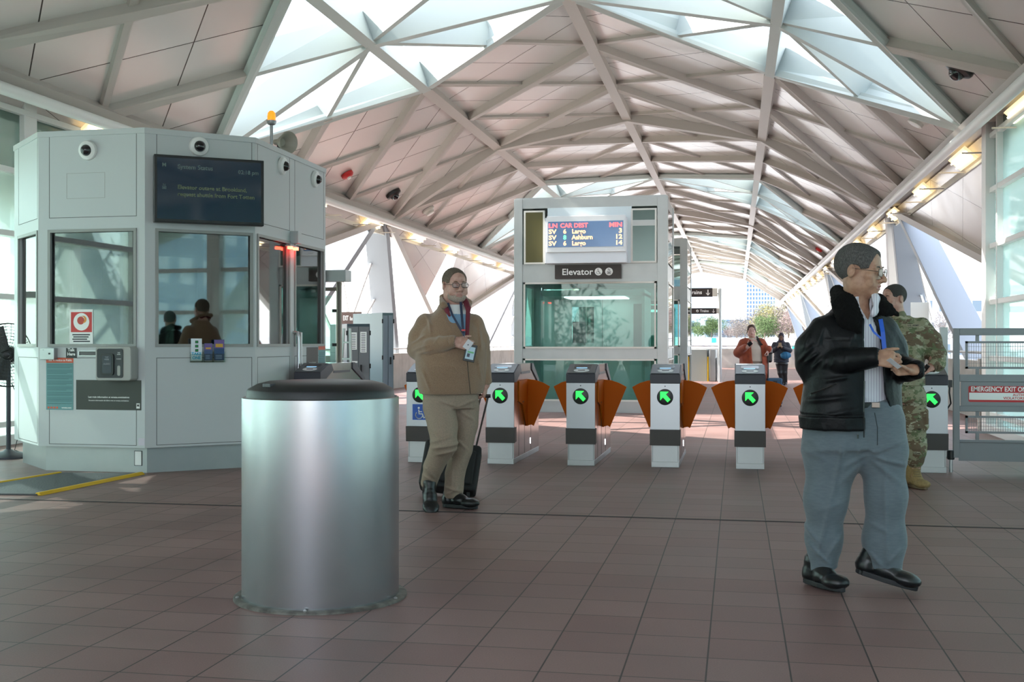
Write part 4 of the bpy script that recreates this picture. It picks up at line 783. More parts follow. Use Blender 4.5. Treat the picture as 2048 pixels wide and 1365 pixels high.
Yl = 17.5; q = at(690, 700, Yl); e = empty('step_ladder', (q.x, Yl, 0), label='grey folded step ladder standing beside the dark cabinet', cat='ladder'); mb = MB()
for s_ in (-1, 1): mb.bar((s_*.12, 0, 0), (s_*.05, .1, 1.45), .03, .05, up=(0,1,0))
mb.build('rails', M_STEEL2, e)
for k in range(5): t_ = (k+.6)/5.5; mb = MB(); mb.box(-.12+.07*t_, .12-.07*t_, .1*t_-.03, .1*t_+.04, 1.45*t_, 1.45*t_+.025); mb.build('rung', M_STEEL2, e)
# map board behind the soldier
Yk = 24.5; a, b = at(1822, 640, Yk), at(1858, 605, Yk); e = empty('map_board', label='pale leaning map board standing against the right parapet behind the soldier', cat='board'); mb = MB(); mb.box(a.x, b.x, Yk, Yk+.05, .5, b.z); mb.build('panel', M_CREAM, e); mb = MB(); mb.box(a.x+.05, a.x+.1, Yk+.05, Yk+.1, 0, b.z-.1); mb.box(b.x-.1, b.x-.05, Yk+.05, Yk+.1, 0, b.z-.1); mb.build('legs', M_STEEL2, e)
# ------------------------------------------------------------ devices on the ceiling
def roofhit(px, py):
    u = (px-1024)/F; d = Vector((-SA+u*CA, CA+u*SA, (HY-py)/F)); o = Vector((0,0,EYE)); best = None
    for side in (-1, 1):
        for st in (0, 1):
            p, q = node(side, st, 0), node(side, st+1, 0); n = (q-p).cross(Vector((0,1,0))).normalized(); n = n if n.z < 0 else -n
            t = (p-o).dot(n)/d.dot(n); h = o+d*t
            if t > 0 and min(p.x, q.x)-.01 <= h.x <= max(p.x, q.x)+.01: best = (h+n*-.03, n)
    return best
for px_, py_, lb in ((695, 350, 'red fire strobe on the left ceiling above the kiosk roof'), (1680, 424, 'red fire strobe on the right ceiling near the light rail'), (1638, 500, 'small far red fire strobe on the right ceiling')):
    h, n = roofhit(px_, py_); e = empty('fire_strobe', h, label=lb, cat='fire alarm'); M = orient(n, (0,0,0)); mb = MB(); mb.lathe([(.13,0), (.13,.05), (.10,.08), (.05,.09)], 20, M=M); mb.build('housing', M_RED, e, smooth=40); mb = MB(); mb.lathe([(.045,.09), (.04,.12)], 12, M=M); mb.build('lens', M_WHITE, e)
for px_, py_, lb in ((787, 388, 'black dome camera on the left ceiling'), (1919, 138, 'black dome camera on the near right ceiling, top right of view')):
    h, n = roofhit(px_, py_); dome_cam(h, n, lb, dark=True, s=2.0)
for px_, py_, lb, s_ in ((1837, 237, 'white ceiling speaker beside the near right skylight', 1), (1708, 391, 'grey square junction box on the right ceiling', 0), (857, 421, 'pale ceiling speaker on the left ceiling near the light rail', 1)):
    h, n = roofhit(px_, py_); M = orient(n, (0,0,0)); e = empty('ceiling_speaker' if s_ else 'junction_box', h, label=lb, cat='speaker' if s_ else 'junction box'); mb = MB()
    if s_: mb.lathe([(.17,0), (.17,.04), (.12,.08), (.12,.14)], 20, M=M)
    else: mb.box(-.16,.16,-.16,.16,0,.06,M)
    mb.build('housing', M_CREAM if s_ else mat('grey_box', (.25,.25,.24), .5), e, smooth=35 if s_ else None); mb = MB(); mb.lathe([(.09,.14 if s_ else .06), (.08,.15 if s_ else .07)], 16, M=M); mb.build('cover', M_WHITE if s_ else M_DARK, e)
# ------------------------------------------------------------ the city beyond
def win_mat(name, wall, gl_, sx, sy, ww=.7, wh=.6):
    m = bpy.data.materials.new(name); m.use_nodes = True; n = m.node_tree; b = n.nodes['Principled BSDF']; L = n.links.new
    tc = n.nodes.new('ShaderNodeTexCoord'); sp = n.nodes.new('ShaderNodeSeparateXYZ'); L(tc.outputs['Object'], sp.inputs[0])
    def M_(op, a, bb=None):
        k = n.nodes.new('ShaderNodeMath'); k.operation = op
        for i, x in enumerate((a, bb)):
            if x is None: continue
            if isinstance(x, (int, float)): k.inputs[i].default_value = x
            else: L(x, k.inputs[i])
        return k.outputs[0]
    h = M_('ADD', sp.outputs[0], sp.outputs[1])
    a = M_('LESS_THAN', M_('FRACT', M_('DIVIDE', h, sx)), ww); c = M_('LESS_THAN', M_('FRACT', M_('DIVIDE', sp.outputs[2], sy)), wh)
    mx = n.nodes.new('ShaderNodeMix'); mx.data_type = 'RGBA'; L(M_('MULTIPLY', a, c), mx.inputs['Factor']); mx.inputs['A'].default_value = (*wall, 1); mx.inputs['B'].default_value = (*gl_, 1)
    L(mx.outputs['Result'], b.inputs['Base Color']); b.inputs['Roughness'].default_value = .35; return m
def building(x0, x1, ytop, D, zb, dep, m, lb, mats_roof=None):
    p, q = pD(x0, 0, D), pD(x1, 0, D); H_ = EYE+(HY-ytop)/F*D
    e = empty('building', (p.x, p.y, zb), label=lb, cat='building'); v = Vector((q.x-p.x, q.y-p.y, 0)); d = Vector((-v.y, v.x, 0)).normalized()*dep
    mb = MB(); mb.hexa([(0,0,0), v, v+d, d], [Vector((0,0,H_-zb)), v+UZ*(H_-zb), v+d+UZ*(H_-zb), d+UZ*(H_-zb)]); mb.build('facade', m, e)
    a = v*.06+d*.1; mb = MB(); hh = (H_-zb)*.03+.4; mb.hexa([a+UZ*(H_-zb), a+v*.5+UZ*(H_-zb), a+v*.5+d*.5+UZ*(H_-zb), a+d*.5+UZ*(H_-zb)], [a+UZ*(H_-zb+hh), a+v*.5+UZ*(H_-zb+hh), a+v*.5+d*.5+UZ*(H_-zb+hh), a+d*.5+UZ*(H_-zb+hh)]); mb.build('roof_plant', M_CREAM, e)
    return e
building(1494, 1550, 560, 700, 0, 40, win_mat('tower_windows', (.30,.36,.42), (.05,.11,.22), 2.1, 2.5, .55, .62), 'tall distant tower with a blue grid of windows under the canopy edge')
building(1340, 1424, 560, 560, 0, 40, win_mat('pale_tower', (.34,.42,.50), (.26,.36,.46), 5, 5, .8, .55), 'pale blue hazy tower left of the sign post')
building(1424, 1446, 590, 600, 0, 40, MATS['painted_steel'], 'low pale wing beside the hazy tower behind the sign post')
building(1412, 1500, 640, 430, 0, 25, win_mat('office_low', (.16,.24,.30), (.05,.11,.18), 4.5, 4.2, .7, .6), 'low blue glass office block beyond the tracks')
building(1846, 1990, 596, 190, -8, 30, win_mat('white_office', (.42,.43,.45), (.10,.14,.18), 3.2, 3.6, .66, .5), 'white office block seen through the right side legs')
# behind the camera, seen in reflections
def block(x, y, w_, d_, h_, m, lb):
    e = empty('building', (x, y, -8), label=lb, cat='building'); mb = MB(); mb.box(0, w_, 0, d_, 0, h_); mb.build('facade', m, e); mb = MB(); mb.box(w_*.2, w_*.6, d_*.2, d_*.6, h_, h_+3); mb.build('roof_plant', M_CREAM, e)
block(52, -64, 26, 30, 60, win_mat('blue_tower', (.10,.24,.42), (.55,.68,.78), 3.0, 3.4, .55, .55), 'blue tower with white square windows reflected in the kiosk glass')
block(20, -90, 22, 20, 24, win_mat('blue_tower_b', (.08,.20,.36), (.3,.45,.6), 4.0, 3.4, .75, .45), 'lower dark blue block reflected beside the tower')
M_TRUNK = mat('tree_bark', (.16,.12,.09), .9)
def crown_mesh(seed, n, cone, sz):
    r = np.random.RandomState(seed); v = []; f = []
    cl = [(r.normal(0, .26), r.normal(0, .26), .35+r.rand()*.5, .16+.16*r.rand()) for _ in range(16)]
    for i in range(n):
        c = cl[r.randint(len(cl))]; d = r.normal(size=3); d /= np.linalg.norm(d); k = c[3]*(.55+.5*r.rand())
        p = np.array([c[0]+d[0]*k, c[1]+d[1]*k, c[2]+d[2]*k])
        if cone: t = .15+.85*r.rand(); a = r.rand()*6.28; k = (1-t)*.42*(.7+.4*r.rand())+.01; p = np.array([math.cos(a)*k, math.sin(a)*k, t])
        a, b = r.normal(size=3), r.normal(size=3); a *= sz/np.linalg.norm(a); b *= sz*(.25 if not cone else .5)/np.linalg.norm(b); q = len(v)
        v += [tuple(p), tuple(p+a), tuple(p+a*.4+b)]; f.append((q, q+1, q+2))
    me = bpy.data.meshes.new('crown'); me.from_pydata(v, [], f); return me
CR = {k: crown_mesh(i, n, c, s_) for i, (k, n, c, s_) in enumerate((('bare', 5200, 0, .06), ('leafy', 5200, 0, .075), ('conifer', 3200, 1, .08)))}
LEAFM = [mat('bare_twigs', (.15,.13,.12), .9), mat('budding_twigs', (.19,.175,.07), .9), mat('pink_twigs', (.18,.13,.12), .9), mat('spring_leaves', (.06,.10,.03), .9), mat('dark_leaves', (.03,.06,.035), .9)]
TREES = [(1390,674,648,420,'leafy',4,'dark green tree at the far left of the view past the elevators'), (1423,682,641,330,'leafy',3,'broad green tree just left of the Trains sign post'), (1411,680,655,340,'leafy',3,'small green tree left of the broad green tree'),
 (1455,684,660,330,'bare',2,'pinkish bare tree right of the sign post'), (1474,684,648,320,'bare',0,'grey bare tree left of the person in the rust coat'), (1490,684,650,350,'bare',2,'pale bare tree behind the person in the rust coat'), (1512,684,636,330,'bare',0,'tall bare tree just right of the person in the rust coat'),
 (1529,686,640,300,'leafy',3,'green leafy tree between the two far people'), (1536,686,622,340,'bare',1,'yellow budding tree above the person with the phone'), (1556,686,628,330,'bare',0,'grey bare tree above the person in the headscarf'), (1577,690,612,320,'bare',1,'large yellowish tree at the lower end of the right light rail'),
 (1598,692,620,300,'bare',2,'pinkish bare tree beside the leather jacket'), (1615,692,610,310,'bare',0,'bare tree hidden partly by the leather jacket shoulder'),
 (1880,700,640,150,'bare',0,'bare tree beyond the right side legs')]
for px_, yb, yt, D, k, mi, lb in TREES:
    p = pD(px_, yb, D); H_ = (yb-yt)/F*D; e = empty('tree', (p.x, p.y, p.z), label=lb, cat='tree', group=None)
    me = CR[k].copy(); me.materials.clear(); me.materials.append(LEAFM[mi]); c = link(bpy.data.objects.new('crown', me)); c.parent = e; c.scale = (H_*1.35, H_*1.35, H_*1.18)
    c.rotation_euler = (0, 0, px_*.7); mb = MB(); mb.tube([(0,0,-6), (0,0,H_*.3), (H_*.03,0,H_*.7)], [H_*.03, H_*.022, H_*.008], 7); mb.build('trunk', M_TRUNK, e)
for i, (x, y) in enumerate(((-22,-30), (-30,-34), (-38,-26), (-17,-42), (-46,-40))):
    e = empty('tree', (x, y, -8), label='bare tree behind the viewer reflected in the kiosk front window', cat='tree', group='bare trees reflected in the kiosk glass'); me = CR['bare'].copy(); me.materials.clear(); me.materials.append(LEAFM[(1, 0, 1, 0, 2)[i]]); c = link(bpy.data.objects.new('crown', me)); c.parent = e; c.scale = (13,13,14); mb = MB(); mb.tube([(0,0,0), (0,0,6), (.3,0,10)], [.35,.28,.1], 7); mb.build('trunk', M_TRUNK, e)
for px_, y0, y1, D, lb in ((1428,676,686,150,'small teal road sign seen beyond the far parapet'), (1589,691,700,110,'teal bus shelter roof edge beyond the right end of the parapet')):
    a, b = pD(px_-5, y1, D), pD(px_+5, y0, D); e = empty('road_sign', (a.x, a.y, 0), label=lb, cat='sign'); mb = MB(); mb.box(0, b.x-a.x, 0, .1, a.z, b.z); mb.build('panel', mat('teal_sign', (.01,.32,.27), .5), e); mb = MB(); mb.box((b.x-a.x)*.45, (b.x-a.x)*.55, .1, .2, -8, b.z-.1); mb.build('post', M_STEEL2, e)
mb = MB()
for k in range(3):
    P = [pD(px_, py_+k*4.5, 230) for px_, py_ in ((1376,677), (1400,679), (1425,684), (1450,690), (1475,697))]
    mb.tube([p+Vector((0,0,-.3)) for p in P], .22, 6)
tag(mb.build('trackway_wall', mat('track_grey', (.30,.31,.34), .8)), kind='structure')
# ------------------------------------------------------------ people: bodies and clothes grown from smooth distance fields
def V3(*a): return np.array(a, float)
def rotz(a): c, s = math.cos(a), math.sin(a); return np.array([[c,-s,0],[s,c,0],[0,0,1.]])
def rotx(a): c, s = math.cos(a), math.sin(a); return np.array([[1.,0,0],[0,c,-s],[0,s,c]])
def roty(a): c, s = math.cos(a), math.sin(a); return np.array([[c,0,s],[0,1.,0],[-s,0,c]])
class Cone:
    def __init__(s, a, b, ra, rb, k=.01, op='u', flat=None): s.a, s.b, s.ra, s.rb, s.k, s.op, s.flat = V3(*a), V3(*b), ra, rb, k, op, flat
    def bb(s): r = max(s.ra, s.rb)+s.k; return np.minimum(s.a, s.b)-r, np.maximum(s.a, s.b)+r
    def d(s, X, Y, Z):
        ba = s.b-s.a; l2 = ba@ba; px, py, pz = X-s.a[0], Y-s.a[1], Z-s.a[2]
        t = np.clip((px*ba[0]+py*ba[1]+pz*ba[2])/l2, 0, 1); qx, qy, qz = px-t*ba[0], py-t*ba[1], pz-t*ba[2]; f = 1
        if s.flat is not None:
            ax, f = V3(*s.flat[0]), s.flat[1]; ax = ax/np.linalg.norm(ax); c = (qx*ax[0]+qy*ax[1]+qz*ax[2])*(1/f-1); qx, qy, qz = qx+ax[0]*c, qy+ax[1]*c, qz+ax[2]*c
        return (np.sqrt(qx*qx+qy*qy+qz*qz)-(s.ra+(s.rb-s.ra)*t))*min(1, f)
class Ell:
    def __init__(s, c, r, k=.01, op='u', R=None): s.c, s.r, s.k, s.op, s.R = V3(*c), V3(*r), k, op, R
    def bb(s): m = max(s.r)+s.k; return s.c-m, s.c+m
    def d(s, X, Y, Z):
        p = [X-s.c[0], Y-s.c[1], Z-s.c[2]]
        if s.R is not None: Q = s.R.T; p = [Q[i][0]*p[0]+Q[i][1]*p[1]+Q[i][2]*p[2] for i in range(3)]
        k0 = np.sqrt((p[0]/s.r[0])**2+(p[1]/s.r[1])**2+(p[2]/s.r[2])**2); k1 = np.sqrt((p[0]/s.r[0]**2)**2+(p[1]/s.r[1]**2)**2+(p[2]/s.r[2]**2)**2)
        return k0*(k0-1)/np.maximum(k1, 1e-6)
class Box_:
    def __init__(s, c, h, r=.01, k=.01, op='u', R=None): s.c, s.h, s.r, s.k, s.op, s.R = V3(*c), V3(*h), r, k, op, R
    def bb(s): m = np.linalg.norm(s.h)+s.k; return s.c-m, s.c+m
    def d(s, X, Y, Z):
        p = [X-s.c[0], Y-s.c[1], Z-s.c[2]]
        if s.R is not None: Q = s.R.T; p = [Q[i][0]*p[0]+Q[i][1]*p[1]+Q[i][2]*p[2] for i in range(3)]
        q = [np.abs(p[i])-s.h[i]+s.r for i in range(3)]
        return np.sqrt(sum(np.maximum(a, 0)**2 for a in q))+np.minimum(np.maximum(np.maximum(q[0], q[1]), q[2]), 0)-s.r
class Loft:                           # stacked sections (z, cx, cy, rx, ry), turned by yaw about (ox,oy)
    def __init__(s, sec, yaw=0, k=.02, op='u', p=2.3): s.s = sorted(sec); s.yaw, s.k, s.op, s.p = yaw, k, op, p
    def bb(s):
        m = max(max(abs(q[1]), abs(q[2]))+max(q[3], q[4]) for q in s.s)+s.k; return V3(-m, -m, s.s[0][0]-s.k), V3(m, m, s.s[-1][0]+s.k)
    def d(s, X, Y, Z):
        zs = [q[0] for q in s.s]; z = np.clip(Z, zs[0], zs[-1]); I = lambda i: np.interp(z, zs, [q[i] for q in s.s])
        cx, cy, rx, ry = I(1), I(2), I(3), I(4); dx, dy = X-cx, Y-cy; c, n = math.cos(-s.yaw), math.sin(-s.yaw); a, b = dx*c-dy*n, dx*n+dy*c
        q = (np.abs(a/rx)**s.p+np.abs(b/ry)**s.p)**(1/s.p); d = (q-1)*np.minimum(rx, ry)*.85
        return np.maximum(d, np.maximum(Z-zs[-1], zs[0]-Z))
class Fn:
    def __init__(s, f, lo, hi, op='s', k=.004): s.f, s.lo, s.hi, s.op, s.k = f, V3(*lo), V3(*hi), op, k
    def bb(s): return s.lo, s.hi
    def d(s, X, Y, Z): return s.f(X, Y, Z)
def fchain(pts, rs, k=.02, op='u', flat=None): return [Cone(pts[i], pts[i+1], rs[i], rs[i+1], k, op, flat) for i in range(len(pts)-1)]
def nets(Fd, lo, h):
    nx, ny, nz = Fd.shape; s = Fd < 0; acc = np.zeros((nx-1, ny-1, nz-1, 3), np.float32); cnt = np.zeros((nx-1, ny-1, nz-1), np.float32); quads = []
    cells = -np.ones((nx-1, ny-1, nz-1), np.int64)
    for ax in range(3):
        a = [slice(None)]*3; b = [slice(None)]*3; a[ax] = slice(0, -1); b[ax] = slice(1, None); f0, f1 = Fd[tuple(a)], Fd[tuple(b)]; cr = s[tuple(a)] != s[tuple(b)]
        idx = np.argwhere(cr); t = (f0[cr]/(f0[cr]-f1[cr])).astype(np.float32); P = idx.astype(np.float32); P[:, ax] += t; o1, o2 = [i for i in range(3) if i != ax]
        for da in (0, 1):
            for db in (0, 1):
                c = idx.copy(); c[:, o1] -= da; c[:, o2] -= db; ok = (c >= 0).all(1) & (c[:, 0] < nx-1) & (c[:, 1] < ny-1) & (c[:, 2] < nz-1)
                np.add.at(acc, tuple(c[ok].T), P[ok]); np.add.at(cnt, tuple(c[ok].T), 1)
        quads.append((ax, idx, s[tuple(a)][cr]))
    m = cnt > 0; cells[m] = np.arange(m.sum()); v = acc[m]/cnt[m][:, None]*h+np.array(lo, np.float32); out = []
    for ax, idx, sg in quads:
        o1, o2 = [i for i in range(3) if i != ax]; ok = (idx[:, o1] > 0) & (idx[:, o2] > 0) & (idx[:, o1] < Fd.shape[o1]-1) & (idx[:, o2] < Fd.shape[o2]-1); i_ = idx[ok]; sg = sg[ok]; q = []
        for da, db in ((0,0), (1,0), (1,1), (0,1)): c = i_.copy(); c[:, o1] -= da; c[:, o2] -= db; q.append(cells[tuple(c.T)])
        q = np.stack(q, 1); flip = sg if ax == 1 else ~sg; q[flip] = q[flip][:, ::-1]; out.append(q)
    return v, np.concatenate(out)
def grow(name, prims, h, mats, parent, disp=None, region=None, clip=None, smooth=1):
    bbs = [p.bb() for p in prims if p.op == 'u']; lo = np.min([b[0] for b in bbs], 0)-3*h; hi = np.max([b[1] for b in bbs], 0)+3*h
    n = np.ceil((hi-lo)/h).astype(int)+1; Fd = np.full(tuple(n), .2, np.float32); g = [lo[i]+h*np.arange(n[i]) for i in range(3)]
    for p in prims:
        a, b = p.bb(); e = p.k+4*h; i0 = np.clip(np.floor((a-e-lo)/h).astype(int), 0, n-1); i1 = np.clip(np.ceil((b+e-lo)/h).astype(int)+1, 0, n)
        if (i1 <= i0).any(): continue
        sl = tuple(slice(i0[i], i1[i]) for i in range(3)); X, Y, Z = np.meshgrid(*[g[i][sl[i]] for i in range(3)], indexing='ij', sparse=True)
        d = np.broadcast_to(p.d(X, Y, Z), Fd[sl].shape); f = Fd[sl]; k = max(p.k, 1e-5)
        if p.op == 'u': hh = np.clip(k-np.abs(f-d), 0, None)/k; Fd[sl] = np.minimum(f, d)-hh*hh*k*.25
        elif p.op == 's': hh = np.clip(k-np.abs(f+d), 0, None)/k; Fd[sl] = np.maximum(f, -d)+hh*hh*k*.25
    X, Y, Z = np.meshgrid(*g, indexing='ij', sparse=True)
    if disp is not None: Fd = Fd+disp(X, Y, Z).astype(np.float32)*(np.abs(Fd) < .06)
    if clip is not None: Fd = np.maximum(Fd, clip(X, Y, Z)).astype(np.float32)
    v, q = nets(Fd, lo, h); me = bpy.data.meshes.new(name); me.from_pydata(v.tolist(), [], q.tolist())
    for m in (mats if isinstance(mats, list) else [mats]): me.materials.append(m)
    if region is not None:
        c = v[q].mean(1); me.polygons.foreach_set('material_index', region(c[:, 0], c[:, 1], c[:, 2]).astype(np.int32))
    me.polygons.foreach_set('use_smooth', [True]*len(q)); me.update(); o = link(bpy.data.objects.new(name, me)); o.parent = parent
    if smooth: sm = o.modifiers.new('relax', 'SMOOTH'); sm.factor = .5; sm.iterations = smooth
    return o
def folds(amp, kx, ky, kz, w=9, ph=0, z0=None, z1=None):
    def f(X, Y, Z):
        s_ = np.sin(kx*X+ky*Y+kz*Z+1.4*np.sin(w*X+ph)+1.2*np.sin(w*.8*Z+2*ph)+.8*np.sin(w*1.3*Y)); s_ = .3-1.3*(1-np.abs(s_))**2.2
        r = amp*s_*(.6+.4*np.sin(11*Z+5*X+ph))
        if z0 is not None: r = r*np.clip((Z-z0)/.06, 0, 1)*np.clip((z1-Z)/.06, 0, 1)
        return r
    return f
def lines(segs, y0=.03):              # cloth ridges drawn along segments on the front of a garment
    def f(X, Y, Z):
        r = 0
        for (p, q, amp, w) in segs:
            ax_, az_, bx, bz = p[0], p[2], q[0]-p[0], q[2]-p[2]; t = np.clip(((X-ax_)*bx+(Z-az_)*bz)/(bx*bx+bz*bz), 0, 1); d2 = (X-ax_-t*bx)**2+(Z-az_-t*bz)**2
            r = r-amp*np.exp(-d2/(w*w))*np.clip(4*t*(1-t)+.35, 0, 1)
        return r*(Y < y0)
    return f
def addf(*fs): return lambda X, Y, Z: sum(f(X, Y, Z) for f in fs)
def head_prims(c, R, s, fat=0, neck=(0,.03,-.2), nr=.055, fem=False):
    c = V3(*c); T = lambda p: c+R@(V3(*p)*s)
    def E(p, r, k=.012, op='u', tilt=None): return Ell(T(p), V3(*r)*s, k*s, op, R if tilt is None else R@tilt)
    def C(a, b, ra, rb, k=.01, op='u', flat=None): return Cone(T(a), T(b), ra*s, rb*s, k*s, op, None if flat is None else (R@V3(*flat[0]), flat[1]))
    P = [E((0,.018,.03), (.073,.092,.084), .02), E((0,-.038,.034), (.061,.05,.05), .03), E((0,-.028,-.035), (.058+fat*.6,.056,.075), .03), E((0,-.032,-.078), (.045+fat,.046,.036+fat*.5), .025), E((0,-.070,-.098), (.020+fat*.5,.018,.015), .02)]
    for x in (-1, 1): P += [E((x*(.043+fat*.8),.0,-.062), (.018+fat*.6,.032,.032), .03), E((x*.042,-.062,-.024), (.022+fat*.5,.020,.018), .02), E((x*(.030+fat),-.068,-.055), (.018+fat,.018,.022), .02)]
    P += [C((-.042,-.080,.014), (0,-.087,.010), .008, .009, .014), C((.042,-.080,.014), (0,-.087,.010), .008, .009, .014)]
    for x in (-1, 1): P += [E((x*.031,-.1,-.003), (.018,.016,.011), .012, 's'), E((x*.031,-.079,-.003), (.0155,.0135,.0105), .004), E((x*.031,-.098,-.004), (.0125,.0095,.0042), .002, 's')]
    P += [C((0,-.088,.004), (0,-.112,-.032), .0075, .0110, .012), E((0,-.114,-.038), (.0140,.0125,.0120), .009), E((-.0145,-.099,-.043), (.0090,.0115,.0090), .006), E((.0145,-.099,-.043), (.0090,.0115,.0090), .006)]
    P += [E((0,-.078,-.068), (.028,.020,.024), .016), C((-.018,-.0925,-.0655), (0,-.098,-.0645), .0035, .0052, .004), C((.018,-.0925,-.0655), (0,-.098,-.0645), .0035, .0052, .004), C((-.015,-.0925,-.0775), (.015,-.0925,-.0775), .0045, .0045, .005), C((-.021,-.095,-.0712), (.021,-.095,-.0712), .0022, .0022, .003, 's')]
    for x in (-1, 1): P += [E((x*.077,.012,-.008), (.010,.021,.031), .006, tilt=rotz(x*.35)), E((x*.087,.006,-.008), (.007,.011,.018), .004, 's')]
    P += [Cone(T((0,.016,-.06)), V3(*neck), nr, nr*1.12, .03)]
    def reg(x, y, z):                 # lips
        q = (np.stack([x, y, z], 1)-c)@R/s; return ((np.abs(q[:, 0]) < .021) & (q[:, 1] < -.085) & (q[:, 2] < -.0615) & (q[:, 2] > -.0825)).astype(int)
    return P, T, reg
def face_bits(T, R, s, parent, iris, brow, glasses=None, browpos=.020):
    for x in (-1, 1):
        mb = MB(); n = 12; c = T((x*.031,-.0765,-.0035)); r = .0118*s; fw = Vector(R@V3(0,-1,.0)); M = orient(fw, c)
        mb.lathe([(r*math.sin(a*math.pi/10) if a else .0001, -r*math.cos(a*math.pi/10)) for a in range(0, 9)]+[(r*math.sin(.55), r*math.cos(.55))], 16, M=M); mb.m(1); mb.lathe([(r*math.sin(.55), r*math.cos(.55)), (r*math.sin(.28), r*math.cos(.28)+.0003)], 16, M=M); mb.m(2); mb.lathe([(r*math.sin(.28), r*math.cos(.28)+.0006), (.0002, r+.0006)], 12, M=M)
        mb.build('eye', [mat('eye_white', (.75,.72,.70), .25), iris, mat('pupil', (.005,.005,.005), .1)], parent, smooth=60)
        mb = MB(); mb.tube([T((x*.016,-.093,browpos-.004)), T((x*.030,-.095,browpos)), T((x*.046,-.082,browpos-.004))], [.0028*s, .0032*s, .0016*s], 6); mb.build('eyebrow', brow, parent)
    if glasses:
        col, w_, h_, th = glasses; g = MB(); lens = MB()
        for x in (-1, 1):
            cx = x*.0335; P = [T((cx+a, -.108-.0*abs(a)+.25*max(0, x*a)*.6, -.006+b)) for a, b in rrect(-w_, w_, -h_, h_, h_*.7, 4)]; P = P+[P[0]]; g.tube(P, th, 6, cap=False)
            lens.add([tuple(p) for p in P[:-1]], [tuple(range(len(P)-1))]); g.tube([T((x*(.0335+w_), -.102, -.002)), T((x*.079, -.07, -.001)), T((x*.083, .005, .004))], th, 6)
        g.tube([T((-.0335+w_, -.109, -.003)), T((0, -.114, .001)), T((.0335-w_, -.109, -.003))], th, 6); g.build('glasses', col, parent); lens.build('lens', glass('spectacle_lens', (.92,.94,.95), .05), parent)
def hair_cap(T, R, s, h, m, parent, face=(0,-.112,-.010), fr=(.080,.080,.100), low=-.06, thick=.007, c=None, extra=(), amp=.0015):
    E = lambda p, r, k=.01, op='u': Ell(T(p), V3(*r)*s, k*s, op, R)
    P = [E((0,.018,.03), (.073+thick,.092+thick,.084+thick), .01), E((0,-.034,.036), (.062+thick*.8,.053+thick,.052+thick), .03)]+[E(*e) for e in extra]
    P += [E(face, fr, .008, 's')]
    for x in (-1, 1): P += [E((x*.075,-.003,-.02), (.03,.030,.040), .006, 's'), E((x*.07,-.05,-.05), (.04,.05,.055), .01, 's')]
    P += [E((0,.03,-.150), (.12,.13,.15+low*0-.06), .01, 's')]
    nz = lambda X, Y, Z: amp*(np.sin(420*X+90*Z+3*np.sin(60*Y))*np.sin(300*Y+150*Z+2*np.sin(80*X)))
    return grow('hair', P, h, m, parent, disp=nz)
def hand_prims(w_, d, n, t, s=1, curls=((.5,.6,.4),)*4, thumb=(.5,.3), spread=.0):
    w_, d, n, t = V3(*w_), V3(*d), V3(*n), V3(*t); d /= np.linalg.norm(d); n -= d*(n@d); n /= np.linalg.norm(n); t -= d*(t@d); t -= n*(t@n); t /= np.linalg.norm(t); s *= 1.0; P = []
    fl = (n, .62)
    for o in (-.022, 0, .022): P.append(Cone(w_+t*o*.8*s, w_+(d*.082+t*o*1.25)*s, .021*s, .019*s, .012*s, 'u', fl))
    P.append(Cone(w_-d*.03*s, w_+d*.01*s, .026*s, .025*s, .015*s, 'u', (n, .75)))
    L_ = (.070,.080,.074,.058)
    for i in range(4):
        p = w_+(d*(.086-.005*abs(i-1.2))+t*(.032-.0213*i))*s; a = 0; dd = d+t*(1.5-i)*spread; dd /= np.linalg.norm(dd); r = .0088 if i < 3 else .0078
        cu = curls[i] if len(curls) > i else curls[-1]
        for k, f in enumerate((.46, .30, .24)):
            a += cu[k]; v = dd*math.cos(a)+n*math.sin(a); q = p+v*L_[i]*f*1.12*s; P.append(Cone(p, q, (r-.0006*k)*s, (r-.0006*(k+1))*s, .004*s)); p = q
    p = w_+(d*.022+t*.026+n*.008)*s; a, b = thumb
    v = d*math.cos(a)*.75+t*.75*math.sin(.9)+n*math.sin(a); v /= np.linalg.norm(v); q = p+v*.046*s; P.append(Cone(p, q, .0135*s, .0105*s, .01*s))
    v2 = v*math.cos(b)+(d*.7+n*.7-t*.3)*math.sin(b); v2 /= np.linalg.norm(v2); q2 = q+v2*.032*s; P.append(Cone(q, q2, .0100*s, .0092*s, .004*s)); v3 = v2+d*.3; v3 /= np.linalg.norm(v3); P.append(Cone(q2, q2+v3*.026*s, .0092*s, .0072*s, .004*s))
    return P
